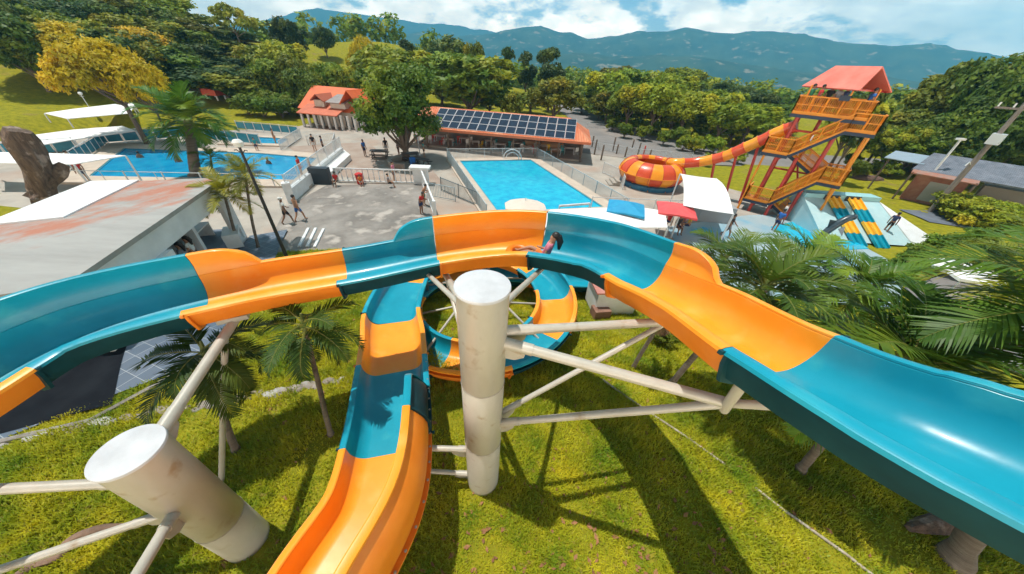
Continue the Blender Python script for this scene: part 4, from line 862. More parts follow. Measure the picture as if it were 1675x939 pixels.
# ------------------------------------------------------------------ hut, utility pole, lamps, stump, boulders
H0 = Vector((37.4,31.6,0)); ex = Vector((.66,-.75,0)); ey = Vector((.75,.66,0)); HQ = lambda a, d, z: H0+ex*a+ey*d+Vector((0,0,z)); hang = math.atan2(ex.y, ex.x)
SLATE = mat('slate_shingle', (.07,.085,.11), .6, (.12,.135,.165), 1.2, 6, (.35,.65)); 
nt = SLATE.node_tree; b = nt.nodes['Principled BSDF']; src = b.inputs['Base Color'].links[0].from_socket; tcx = _n(nt, 'ShaderNodeTexCoord'); mpx = _n(nt, 'ShaderNodeMapping'); mpx.inputs['Rotation'].default_value = (0,0,-hang); bk = _n(nt, 'ShaderNodeTexBrick'); bk.inputs['Scale'].default_value = 2.2; bk.inputs['Color1'].default_value = (.8,.8,.8,1); bk.inputs['Color2'].default_value = (1.25,1.25,1.25,1); bk.inputs['Mortar'].default_value = (1.9,1.9,1.9,1); bk.inputs['Mortar Size'].default_value = .03
mx = _n(nt, 'ShaderNodeMix', data_type='RGBA', blend_type='MULTIPLY'); mx.inputs['Factor'].default_value = 1; nt.links.new(tcx.outputs['Object'], mpx.inputs['Vector']); nt.links.new(mpx.outputs['Vector'], bk.inputs['Vector']); nt.links.new(src, mx.inputs['A']); nt.links.new(bk.outputs['Color'], mx.inputs['B']); nt.links.new(mx.outputs['Result'], b.inputs['Base Color'])
gh = gz(37.4,31.6)
t = thing('hut', HQ(1.5,0,gh), 'small hut with brick front and a long grey shingle roof under the big trees', 'hut')
BRICK = mat('hut_brick', (.26,.10,.07), .85, (.34,.17,.12), 2)
mb = MB(); mb.box(HQ(1.9,1.4,(gh+1.7)/2), (3.2,2.4,1.7-gh), rz=hang); mb.build('wall', BRICK, t, smooth=False)
mb = MB(); mb.box(HQ(2.0,.17,.35), (1.3,.06,1.7), rz=hang); mb.build('door', mat('grey_door', (.30,.31,.31), .6), t, smooth=False)
mb = MB(); mb.slab([HQ(-.2,-.6,1.75), HQ(3.9,-.6,1.75), HQ(3.9,.6,2.0), HQ(-.2,.6,2.0)], .1); mb.build('porch_roof', mat('rust_sheet', (.35,.13,.08), .7, (.28,.2,.17), 2), t, smooth=False)
mb = MB(); mb.slab([HQ(-.3,.3,1.95), HQ(17,.3,1.95), HQ(17,3.4,3.2), HQ(.3,3.4,3.2)], .12); mb.build('roof', SLATE, t, smooth=False)
mb = MB(); mb.slab([HQ(-2.6,1.6,2.35), HQ(.2,1.2,2.35), HQ(.4,3.4,2.9), HQ(-2.2,3.4,2.9)], .08); mb.build('side_roof', mat('blue_sheet', (.25,.33,.40), .5), t, smooth=False)
for a, d in ((-.1,-.5),(3.8,-.5),(-2.2,1.8)): MB().tube([HQ(a,d,gh-.3), HQ(a,d,1.8 if d < 0 else 2.35)], .08, 8).build('post', POSTM, t)
mb = MB(); mb.box(HQ(10.5,2.3,.4), (12,1.6,2.2), rz=hang); mb.build('shed_wall', mat('shed_wall', (.24,.22,.19), .9), t, smooth=False)
WOOD = mat('grey_wood', (.24,.21,.19), .85, (.15,.13,.12), 3, 7, (.35,.65), stretch=(3,3,.4))
PBx, PBy = 37.4, 28.2; gb = gz(PBx, PBy)
t = thing('utility_pole', (PBx,PBy,gb), 'wooden utility pole with transformer boxes standing beside the hut', 'pole')
MB().tube([(PBx,PBy,gb-.5),(PBx,PBy,4),(PBx,PBy,8.3)], [.2,.17,.13], 12).build('pole_shaft', WOOD, t)
MB().box((PBx,PBy-.1,5.25), (1.2,.7,.75), rz=.6).build('transformer_box', mat('box_grey', (.5,.55,.58), .5), t, smooth=False)
MB().beam((PBx-1.1,PBy+.7,7.3), (PBx+1.1,PBy-.7,7.3), .12, .14).build('cross_arm', WOOD, t, smooth=False)
for k in (-1, -.35, .35, 1): MB().tube([(PBx+k,PBy-k*.64,7.36), (PBx+k,PBy-k*.64,7.65)], .05, 6).build('insulator', WHITE, t)
MB().tube([(PBx,PBy,3.2), (PBx-.6,PBy-.2,3.5), (PBx-.7,PBy-.2,3.2)], .04, 6).build('bracket', ALU, t)
p = P(1497,318,-.2); t = thing('light_pole', (p.x,p.y,gz(p.x,p.y)), 'slim grey light pole leaning by the hut corner', 'pole'); MB().tube([(p.x,p.y,gz(p.x,p.y)-.3),(p.x,p.y,4.7)], .09, 8).build('pole_shaft', ALU, t); MB().box((p.x,p.y,4.75), (.6,.3,.16)).build('lamp_head', WHITE, t, smooth=False)
def lamp(base, h, label, m, r=.06, head='globe'):
    t = thing('lamp_post', base, label, 'lamp post', 'lamp posts'); b_ = Vector(base)
    MB().tube([b_-Vector((0,0,.1)), b_+Vector((0,0,h*.5)), b_+Vector((0,0,h))], [r*1.2, r, r*.7], 10).build('shaft', m, t); MB().lathe([(r*2.2,0),(r*2,.25),(r*1.2,.32)], 12, b_).build('base_collar', m, t)
    o = MB().lathe([(.04,0),(.16,.04),(.2,.2),(.12,.3),(.0,.32)], 12, b_+Vector((0,0,h))).build('lantern', mat('milk_glass', (.7,.7,.68), .4), t)
    for s in (-.28, .28): MB().tube([b_+Vector((0,0,h-.25)), b_+Vector((s*.6,0,h-.1)), b_+Vector((s,0,h-.12))], .02, 6).build('bracket_arm', m, t)
BLK = mat('black_iron', (.02,.02,.022), .5)
lp = P(468,418,-.5); lamp((lp.x,lp.y,gz(lp.x,lp.y)), PXZ(408,240,lp)-gz(lp.x,lp.y), 'tall black lamp post standing at the lawn corner of the court', BLK, .07)
for px, py, pt, lab in ((687,255,213,'grey lamp post beside the big tree on the terrace'),(165,205,155,'grey lamp post leaning over the white canopies')):
    q = P(px, py, G); lamp((q.x,q.y,G), PXZ(px-3, pt, q)-G, lab, ALU, .05)
for i, (px, py, pt) in enumerate(((968,241,222),(972,253,228),(1002,248,224),(1008,252,236),(983,262,237),(1022,257,240),(1034,242,228),(1043,254,233),(1052,254,238),(1062,258,245))):
    q = P(px, py, G); zt_ = PXZ(px+3, pt, q)
    pm_ = MB().tube([(q.x,q.y,G-.1),(q.x,q.y,G+.2),(q.x,q.y,zt_-.05),(q.x,q.y,zt_)], [.12,.1,.1,.06], 8).build('bollard_post', REDS if i == 8 else POSTM)
    tag(pm_, 'red painted post among the dark timber posts' if i == 8 else 'dark timber post standing bare in the car park', 'post', None if i == 8 else 'timber posts in the car park')
# dead stump on the left
BARK = mat('dead_bark', (.17,.115,.085), .95, (.075,.05,.04), 3., 9, (.35,.65), bump=1., bscale=7, stretch=(2.4,2.4,.5), c3=(.33,.25,.21), s3=2., m3=(.55,.66))
sp = P(75,345,-.3); sz = gz(sp.x, sp.y)
def knobbly(pts, rad, n, seed, amp):
    mb = MB(); mb.tube(pts, rad, n); rs_ = random.Random(seed); ph_ = [rs_.uniform(0,6.3) for _ in range(6)]
    out = []
    for i, p in enumerate(mb.v):
        j = i % n; k = i//n; c = pts[min(k, len(pts)-1)]; v_ = Vector(p)-Vector(c); a = 2*PI*j/n
        f = 1+amp*(math.sin(3*a+ph_[0]+k*.3)+.7*math.sin(5*a+ph_[1]-k*.45)+.5*math.sin(9*a+ph_[2]+k*.7))+rs_.uniform(-amp,amp)*.5
        out.append(tuple(Vector(c)+v_*f))
    mb.v = out; return mb
t = thing('dead_stump', (sp.x,sp.y,sz), 'huge forked dead tree trunk sawn off beside the pavilion', 'tree stump')
tz = PXZ(30,215,sp)
tp_ = PL(28,212,(sp.x,sp.y,0),(sp.x,sp.y,0)); 
pts = [Vector((sp.x,sp.y,sz-.4)).lerp(tp_, k/14)+Vector((.12*math.sin(k*.9),0,0)) for k in range(15)]
knobbly(pts, [.78,.66,.58,.54,.50,.48,.47,.47,.48,.50,.53,.56,.58,.55,.42], 30, 4, .13).build('trunk', BARK, t, ang=60)
pts = [Vector((sp.x,sp.y,sz+1.2)).lerp(PL(104,268,(sp.x,sp.y,0),(sp.x,sp.y,0)), k/8) for k in range(9)]
knobbly(pts, [.38,.34,.32,.30,.28,.29,.31,.29,.18], 20, 9, .16).build('broken_limb', BARK, t, ang=60)
ROCK = mat('brown_rock', (.15,.085,.065), .9, (.09,.055,.045), 2.5, 8, (.35,.65), bump=.8, bscale=4)
def rock(c, r, seed, m, label, cat='rock', name='boulder'):
    mb = MB().ball((0,0,0), (1,1,1), 22, 12); rs_ = random.Random(seed); a = [rs_.uniform(0,6) for _ in range(9)]
    mb.v = [(c[0]+p[0]*r[0]*(1+.13*math.sin(3*p[0]+a[0]+2*p[2])+.08*math.sin(7*p[1]+a[1])), c[1]+p[1]*r[1]*(1+.12*math.sin(4*p[1]+a[2])+.07*math.sin(8*p[0]+a[3])), c[2]+p[2]*r[2]*(1+.1*math.sin(5*p[0]+a[4])+.06*math.sin(9*p[1]+a[5]))) for p in mb.v]
    return tag(mb.build(name, m, ang=60), label, cat)
q = P(1635,342,-.4); rock((q.x,q.y,gz(q.x,q.y)+.25), (1.5,1.1,.75), 2, ROCK, 'large rounded brown boulder on the grass right of the hut')
q = P(1420,293,-.6); rock((q.x,q.y,G+.35), (1.6,.7,.5), 5, ROCK, 'reddish rock lying among the shrubs behind the tower')
# tree root mound and log on the lawn
ROOTM = mat('root_bark', (.27,.17,.115), .9, (.16,.10,.07), 3, 8, (.35,.65), bump=.8, bscale=8)
rp_ = [P(a, b_, 0) for a, b_ in ((232,852),(205,862),(160,868),(120,885),(98,910),(60,925),(20,950))]
mb = knobbly([Vector((p.x,p.y,gz(p.x,p.y)+.03)) for p in cr(rp_, 5)], [.05+.06*math.sin(PI*k/30) for k in range(31)], 12, 6, .06); tag(mb.build('surface_root', ROOTM), 'brown tree root snaking over the grass under the short column', 'root')
la, lb = P(1478,868,0), P(1640,838,0); la.z = gz(la.x,la.y)+.09; lb.z = gz(lb.x,lb.y)+.16
mb = knobbly([la.lerp(lb, k/10)+Vector((0,0,.05*math.sin(k))) for k in range(11)], [.06,.13,.17,.2,.23,.25,.26,.27,.27,.24,.15], 18, 8, .14); tag(mb.build('fallen_log', BARK), 'rotting split log lying on the grass below the teal slide end', 'log')
# ------------------------------------------------------------------ vegetation
TRUNK = mat('tree_bark', (.10,.075,.055), .9, (.16,.125,.10), 4, 7, (.35,.65), bump=.6, bscale=9)
PTRUNK = mat('palm_bark', (.22,.18,.145), .9, (.12,.095,.075), 1.2, 5, (.35,.65), stretch=(.6,.6,9), bump=.5, bscale=10)
F_DARK = foliage('leaf_dark', (.055,.105,.012), (.13,.19,.017), (.22,.25,.018))
F_MID = foliage('leaf_mid', (.085,.155,.012), (.21,.275,.02), (.33,.33,.02))
F_YEL = foliage('leaf_yellow_green', (.14,.21,.013), (.34,.37,.018), (.46,.42,.02))
F_GOLD = foliage('leaf_gold', (.33,.28,.012), (.64,.49,.016), (.78,.52,.02))
F_OLIVE = foliage('leaf_olive', (.12,.15,.018), (.24,.26,.025), (.36,.31,.03))
F_BLUE = foliage('leaf_cool', (.032,.07,.02), (.075,.125,.026), (.13,.18,.026))
def leaves(cent, nrm, size, rng, asp=.55):
    n = len(cent); t = rng.normal(size=(n,3)); t -= nrm*(t*nrm).sum(1)[:,None]; t /= np.linalg.norm(t,axis=1)[:,None]+1e-9; b = np.cross(nrm, t)
    s = size*rng.uniform(.6,1.35,n); t = t*s[:,None]; b = b*(s*asp)[:,None]; fold = nrm*(s*.18)[:,None]
    V = np.stack([cent-t*.9, cent+b-fold-t*.1, cent+t, cent-b-fold-t*.1], 1).reshape(-1,3)
    return V, np.arange(4*n).reshape(-1,4)
def crown_pts(rng, lobes, n, up=.25, shell=0.38):
    """leaf positions over a set of lobes (x,y,z,rx,ry,rz)"""
    Lb = np.array(lobes, float); wgt = (Lb[:,3]*Lb[:,5]); k = rng.choice(len(Lb), n, p=wgt/wgt.sum()); d = rng.normal(size=(n,3)); d[:,2] += up; d /= np.linalg.norm(d,axis=1)[:,None]
    # each lobe carries its own twig clusters, which leaves gaps between them
    nc = 16; cd = rng.normal(size=(len(Lb),nc,3)); cd[:,:,2] += .35; cd /= np.linalg.norm(cd,axis=2)[:,:,None]; pick = rng.integers(0,nc,n); d = d*.42+cd[k,pick]; d /= np.linalg.norm(d,axis=1)[:,None]
    r = 1-shell*rng.random(n)**1.6+.10*rng.normal(size=n)
    c = Lb[k,:3]+d*Lb[k,3:]*r[:,None]; nr = d*.7+rng.normal(size=(n,3))*.45; nr[:,2] += .45; nr /= np.linalg.norm(nr,axis=1)[:,None]
    return c, nr
PROTO = {}
def tree_proto(key, name, seed, h, rad, lobes_n, nleaf, lsize, fol, base=.32, flat=.75, dome=False, trunk_r=.22, spread=.75, limbs=True, lobe=.42, open_=False):
    rng = np.random.default_rng(seed); lobes = []; zc = h*(base+(1-base)*.5); hz_ = h*(1-base)*.5
    for i in range(lobes_n):
        a = 2*PI*i*.618+rng.uniform(0,.6); q = math.sqrt((i+.5)/lobes_n); 
        zz = rng.uniform(-.55,.75) if not dome else (.62-1.15*q*q+rng.uniform(-.12,.1))
        rr_ = rad*spread*q*(math.sqrt(max(.12, 1-(zz*.85)**2)) if not dome else 1)
        r = rad*lobe*rng.uniform(.7,1.15); lobes.append((rr_*math.cos(a), rr_*math.sin(a), zc+zz*hz_*.86, r, r, r*flat))
    c, nr = crown_pts(rng, lobes, nleaf); V, Fc = leaves(c, nr, lsize, rng); me = npmesh('crown', V, Fc, fol)
    root = bpy.data.objects.new(name, None); COL.objects.link(root)
    o = bpy.data.objects.new('crown', me); COL.objects.link(o); o.parent = root
    mb = MB(); sw = rng.uniform(-.2,.2,2)
    mb.tube([(0,0,-.6),(0,0,.1),(sw[0]*.4,sw[1]*.4,h*base*.6),(sw[0],sw[1],h*base*1.15),(sw[0]*1.2,sw[1],h*.72)], [trunk_r*1.5,trunk_r*1.15,trunk_r*.9,trunk_r*.75,trunk_r*.25], 9)
    if limbs:
        for l in lobes[::1 if lobes_n < 14 else 2]:
            s0 = Vector((sw[0],sw[1],h*base*rng.uniform(.75,1.3))); e = Vector(l[:3]); m_ = s0.lerp(e,.5)+Vector((0,0,-.08*h*rng.uniform(0,1)+ .03*h)); mb.tube([s0,m_,e], [trunk_r*.5,trunk_r*.3,trunk_r*.08], 6)
    mb.build('trunk', TRUNK, root, local=True); PROTO[key] = [root, h, rad, False]; return root
tree_proto('broad', 'broad_tree', 1, 9, 4.6, 24, 9000, .29, F_DARK, base=.12)
tree_proto('broad2', 'broad_tree', 2, 9, 4.4, 18, 7600, .30, F_MID, base=.16)
tree_proto('gold', 'golden_tree', 3, 7, 4.6, 30, 17000, .17, F_GOLD, dome=True, base=.42, flat=.6, lobe=.34)
tree_proto('yellow', 'leafy_tree', 4, 8, 3.8, 20, 7000, .28, F_YEL)
tree_proto('olive', 'leafy_tree', 5, 8, 3.7, 17, 6000, .26, F_OLIVE, lobe=.38)
tree_proto('tall', 'tall_tree', 6, 12, 3.2, 18, 6000, .30, F_BLUE, base=.25, lobe=.40)
tree_proto('open', 'spreading_tree', 7, 10, 5, 16, 3600, .28, F_OLIVE, dome=True, base=.5, flat=.5, lobe=.26, spread=.9, trunk_r=.2)
tree_proto('bush', 'shrub', 8, 2.2, 1.5, 12, 3000, .13, F_YEL, base=.02, trunk_r=.05)
tree_proto('bushd', 'shrub', 9, 2.2, 1.5, 12, 3000, .13, F_MID, base=.02, trunk_r=.05)
tree_proto('bushg', 'shrub', 12, 2.2, 1.5, 12, 3000, .13, F_YEL, base=.02, trunk_r=.05)
tree_proto('cool', 'broad_tree', 10, 9, 4.4, 22, 8000, .29, F_BLUE, base=.14)
tree_proto('big', 'mango_tree', 11, 9.4, 4.2, 36, 21000, .17, F_DARK, base=.10, lobe=.36, trunk_r=.36)
RT = random.Random(21)
def tree(px, pytop, dist, key, wid, label, group=None, cat='tree'):
    """tree whose crown top shows at (px, pytop) at this distance; wid = crown width in photo pixels (0: natural)"""
    root, h, rad, used = PROTO[key]; top = D(px, pytop, dist); z0 = gz(top.x, top.y)
    if inpoly(np.array([top.x]), np.array([top.y]), PLAZA)[0] or dist > 150: z0 = max(z0, G) if dist < 150 else z0
    hh = max(1., top.z-z0); sz_ = hh/h
    if wid:
        q = top-CAM; depth = q.dot(f_); sx = (wid/2/FP*depth)/rad*.92
    else: sx = sz_*RT.uniform(.9,1.15)
    if not used:
        PROTO[key][3] = True; r = root; r.location = (top.x, top.y, z0); r.rotation_euler.z = RT.uniform(0,6.28); r.scale = (sx,sx,sz_)
        r['label'] = label
        if group: r['group'] = group
        elif 'group' in r: del r['group']
    else:
        r = dup(root, (top.x,top.y,z0), RT.uniform(0,6.28), (sx,sx,sz_), label)
        if group: r['group'] = group
        elif 'group' in r.keys(): del r['group']
    r['category'] = cat; return r
# single trees
q = P(648,262,G)
bt = tree(640,86,math.hypot(q.x,q.y),'big',175,'dense dark mango tree standing on the terrace in front of the restaurant'); 
tree(135,55,52,'gold',170,'golden dome shaped tree in front of the dark hillside forest')
tree(205,92,50,'gold',80,'small golden tree with a bare dark trunk beside the white canopies')
tree(368,0,98,'open',75,'thin spreading tree alone on the ridge against the sky')
tree(462,27,105,'cool',64,'dark round tree at the top of the grassy hill')
tree(523,41,112,'cool',44,'smaller dark round tree on the grassy hill crest')
tree(590,55,75,'gold',65,'bright golden green tree rising behind the mango tree')
tree(640,78,68,'yellow',150,'big yellow green tree behind the mango tree')
tree(655,58,95,'tall',42,'dark tall tree behind the yellow green crown')
tree(735,58,92,'cool',95,'wide dark tree on the skyline behind the restaurant')
tree(775,67,84,'broad2',44,'bright mid green tree on the skyline behind the restaurant')
tree(765,86,66,'broad2',185,'very wide green tree directly behind the restaurant roof')
tree(828,70,92,'tall',40,'slim dark tree standing first in the trio of tall trees')
tree(865,78,90,'tall',38,'middle slim dark tree in the trio of tall trees')
tree(908,70,86,'tall',62,'broadest and darkest tree in the trio of tall trees')
tree(838,150,60,'olive',45,'small brownish tree behind the restaurant roof')
tree(912,126,62,'olive',105,'wide olive green tree at the end of the restaurant')
for px, py, d, k, wd_, lab in ((800,140,74,'broad2',90,'green tree filling the gap behind the solar roof'),(870,150,78,'yellow',80,'yellow green tree filling the gap behind the solar roof'),(720,130,80,'yellow',90,'yellow green tree between the mango tree and the wide green tree'),(955,160,88,'olive',60,'small olive tree at the bend of the road'),(560,120,72,'yellow',70,'yellow green tree behind the ridge of the orange roofed house')): tree(px, py, d, k, wd_, lab)
gy_ = 'yellow green trees beyond the car park'
for px, py, d, k, wd_ in ((1000,118,84,'yellow',90),(1050,112,96,'broad2',100),(1105,122,80,'yellow',95),(1040,140,66,'yellow',80),(1085,138,64,'yellow',90),(1135,150,66,'yellow',90),(1165,150,84,'broad2',80),(965,140,95,'broad2',60),(1000,150,74,'olive',70),(1195,170,62,'yellow',80),(1240,172,64,'yellow',90),(1120,110,120,'broad2',100),(1010,108,130,'olive',90),(1025,165,72,'broad2',80),(1075,170,70,'olive',80),(1110,172,68,'yellow',80),(1150,176,70,'broad2',80),(1190,150,74,'yellow',90),(1215,185,66,'broad2',80),(1260,190,70,'yellow',80),(1060,150,80,'yellow',90),(1275,170,80,'broad2',90),(1230,160,90,'yellow',90),(985,165,80,'broad2',60)):
    tree(px, py, d, k, wd_, {'yellow':'yellow green leafy tree in the grove beyond the car park','broad2':'mid green tree in the grove beyond the car park','olive':'olive tree in the grove beyond the car park'}[k], gy_)
for px, py, d, wd_ in ((1190,131,95,70),(1232,147,90,70),(1262,152,88,55),(1215,140,110,60)): tree(px, py, d, 'cool', wd_, 'dark rounded tree left of the slide tower', 'dark trees left of the tower')
tree(1460,132,50,'tall',60,'dark conifer like tree right behind the tower roof')
tree(1425,165,58,'yellow',90,'yellow green tree right behind the tower landing')
gr_ = 'forest trees on the right hillside'
for px, py, d, k, wd_ in ((1500,188,66,'olive',110),(1545,152,70,'olive',120),(1590,116,72,'olive',130),(1640,90,72,'olive',130),(1690,76,70,'broad',140),(1560,190,63,'broad',110),(1625,158,64,'broad',120),(1685,140,64,'broad',130),(1485,212,60,'broad2',80),(1600,205,61,'broad',90),(1655,195,61,'broad',100),(1530,205,61,'broad2',80),(1520,172,82,'broad',110),(1740,105,66,'broad',150),(1460,205,64,'yellow',80),(1700,185,60,'broad',110)):
    tree(px, py, d, k, wd_, {'olive':'olive green tree in the forest above the hut','broad':'dark dense tree in the forest above the hut','broad2':'mid green tree in the forest above the hut','yellow':'yellow green tree in the forest above the hut'}[k], gr_)
gl_ = 'forest trees on the left hillside'
rr2 = random.Random(77); lab_l = {'broad':'dark dense tree in the forest on the left hillside','broad2':'mid green tree in the forest on the left hillside','cool':'very dark tree in the forest on the left hillside','olive':'olive tree in the forest on the left hillside','gold':'golden tipped tree in the forest on the left hillside','yellow':'yellow green tree in the forest on the left hillside'}
ridge = [(-60,-75),(60,-50),(150,-30),(230,-12),(280,0),(330,32),(380,48),(420,62)]
def ridge_y(px):
    for (a, b_), (c, d) in zip(ridge, ridge[1:]):
        if a <= px <= c: return b_+(d-b_)*(px-a)/(c-a)
    return 60
for row, (dist, off) in enumerate(((112,0),(102,18),(92,40),(84,60),(78,80))):
    px = -70+row*13
    while px < 432-row*6:
        py = ridge_y(px)+off+rr2.uniform(-7,10)
        if py < 126+row*6:
            k = rr2.choices(['broad','broad2','cool','olive','gold','yellow'], [4,3,4,2,1.1,.8] if row else [3,2,3,2,2,1])[0]
            tree(px, py, dist+rr2.uniform(-4,4), k, rr2.uniform(62,100)*(1+row*.12), lab_l[k], gl_)
        px += rr2.uniform(28,46)
gm_ = 'trees at the foot of the grassy hill'
for px, py, d, k, wd_ in ((420,72,84,'broad2',80),(455,68,82,'yellow',80),(440,95,72,'broad2',80),(470,90,70,'olive',70),(490,105,66,'broad',70),(415,100,75,'broad',70),(555,105,66,'broad2',60),(530,100,70,'broad2',60)):
    tree(px, py, d, k, wd_, {'broad2':'mid green tree at the foot of the grassy hill','yellow':'yellow green tree at the foot of the grassy hill','olive':'olive tree at the foot of the grassy hill','broad':'dark tree at the foot of the grassy hill'}[k], gm_)
# distant wood on the valley rim, read as one mass
rng = np.random.default_rng(5); lob = []
for i in range(420):
    a = R(rng.uniform(-35,52)); d = rng.uniform(140,235); x, y = math.sin(a)*d, math.cos(a)*d; z0 = gz(x,y); r = rng.uniform(2.6,4.6); lob.append((x,y,z0+r*.9+rng.uniform(0,2.),r,r,r*.9))
c, nr = crown_pts(rng, lob, 60000); V, Fc = leaves(c, nr, .8, rng); me = npmesh('distant_wood', V, Fc, F_MID); o = bpy.data.objects.new('distant_wood', me); COL.objects.link(o); struct(o, 'stuff')
# shrubs and hedges
def shrub(px, py, z, r, key, label, group=None, hs=1.):
    root, h, rad, used = PROTO[key]; p = P(px, py, z); zz = gz(p.x,p.y); s = r/rad
    if not used: PROTO[key][3] = True; o = root; o.location = (p.x,p.y,zz); o.scale = (s,s,s*hs)
    else: o = dup(root, (p.x,p.y,zz), RT.uniform(0,6), (s,s,s*hs))
    o['label'] = label; o['category'] = 'shrub'
    if group: o['group'] = group
    elif 'group' in o.keys(): del o['group']
    return o
for px, py in ((1115,247),(1135,250),(1150,248),(1165,252),(1128,244)): shrub(px, py, G, 1.3, 'bush', 'bright green hedge shrub at the edge of the car park', 'hedge shrubs by the car park', 1.1)
for px, py in ((1180,262),(1205,268),(1150,272)): shrub(px, py, G, 1.0, 'bush', 'low round shrub under the red and yellow tube', 'shrubs under the tube slide')
for i, (px, py) in enumerate(((1400,262),(1425,268),(1445,275),(1460,262),(1420,285),(1450,292),(1395,290),(1475,280),(1410,250),(1440,250),(1470,250),(1495,262),(1385,275))): shrub(px, py, -.6, RT.uniform(.9,1.5), 'bush' if i % 3 else 'bushd', 'yellowish shrub in the bed between the tower and the hut' if i % 3 else 'dark green shrub in the bed between the tower and the hut', 'shrubs between the tower and the hut')
for i, (px, py) in enumerate(((1500,420),(1530,405),(1560,415),(1590,395),(1545,440),(1480,440),(1620,420),(1600,450),(1650,330),(1670,345))): shrub(px, py, -.5, RT.uniform(.7,1.2), 'bushd', 'leafy green shrub on the slope below the grey path', 'shrubs below the grey path')
for i, (px, d_) in enumerate(((1570,47.5),(1588,47),(1606,48),(1624,47.2),(1642,48.2),(1660,47.4),(1680,48),(1598,46),(1616,45.5),(1634,46),(1652,45.6),(1672,46))):
    q = D(px, 320, d_); o = shrub(px, 320, -.3, 1.5, 'bushg', 'low golden bush on the bank under the shingle roof', 'golden bushes under the shingle roof', .85); o.location = (q.x,q.y,gz(q.x,q.y)-.1)
for px, py in ((400,186),(425,188),(450,190),(475,192),(415,198),(440,200),(465,200),(490,196)): shrub(px, py, G, 2.2, 'bushd', 'clipped vine hedge roof behind the small blue pool', 'vine hedge behind the small blue pool', .8)
for px, py in ((430,146),(405,140),(455,152),(480,158)): shrub(px, py, .6, 1.5, 'bushd', 'dark clipped hedge along the hill road', 'hedges along the hill road', .6)
for px, py in ((1040,215),(1075,220),(1105,222),(1140,228),(1170,232),(1200,238),(1230,240),(1020,226),(1050,230),(1085,238),(1000,215),(1110,235)): shrub(px, py, G, 1.4, 'bushd', 'dark undergrowth shrub below the grove by the road', 'undergrowth along the road')
for px, py in ((1200,505),(1170,540),(1240,520),(1080,555)): shrub(px, py, 0, .55, 'bushd', 'small green shrub in the grass under the right palms', 'small shrubs under the right palms')
shrub(138,145,.5,1.6,'bush','pale flowering shrub below the golden dome tree')
# palms
PF = foliage('palm_leaf', (.045,.11,.012), (.12,.21,.016), (.27,.32,.018)); PFY = foliage('palm_leaf_yellow', (.15,.175,.012), (.30,.28,.016), (.38,.30,.025))
for m_ in (PF, PFY): b = m_.node_tree.nodes['Principled BSDF']; b.inputs['Roughness'].default_value = .45; b.inputs['Specular IOR Level'].default_value = .3
PFD = foliage('palm_leaf_shaded', (.022,.060,.009), (.055,.105,.012), (.10,.14,.014)); PDRY = mat('dry_frond', (.24,.15,.08), .9, (.14,.085,.05), 3, trans=.2)  # lawn palms' leaf: weaker light painted in as a darker green
def frond(mb, base, az, e0, L, droop, nl, ll, rs, lw=.042):
    p = Vector(base); h = Vector((math.cos(az), math.sin(az), 0)); el = e0; n = 14; pts = [p]; tw_ = rs.uniform(-.25,.25)
    for k in range(n):
        el -= droop*(.35+1.3*k/n)/n; d = h*math.cos(el)+Vector((0,0,1))*math.sin(el); h = (Matrix.Rotation(tw_/n, 3, 'Z') @ h); p = p+d*(L/n); pts.append(p)
    mb.cur = 1; mb.tube(pts, [max(.004, .022*(1-k/n)) for k in range(n+1)], 4, cap=False); mb.cur = 0
    for j in range(nl):
        t = .14+.86*(j+.5)/nl; x = t*n; i = min(int(x), n-1); q = pts[i].lerp(pts[i+1], x-i); d = (pts[i+1]-pts[i]).normalized(); sd_ = d.cross(Vector((0,0,1))).normalized(); up_ = sd_.cross(d)
        ln = ll*(math.sin(PI*min(1,.16+.86*t))**.6)*rs.uniform(.85,1.1)
        for s in (-1, 1):
            a = d*(.55+.75*t)+sd_*s+up_*rs.uniform(.0,.45); a.normalize(); m_ = q+a*ln*.5; g_ = Vector((0,0,-ln*(.05+.20*rs.random()))); e = q+a*ln+g_; w = d*lw*.5
            mb.add([q-w*.6, q+w*.6, m_+w+g_*.2, m_-w+g_*.2, e], [(0,1,2,3),(3,2,4)])
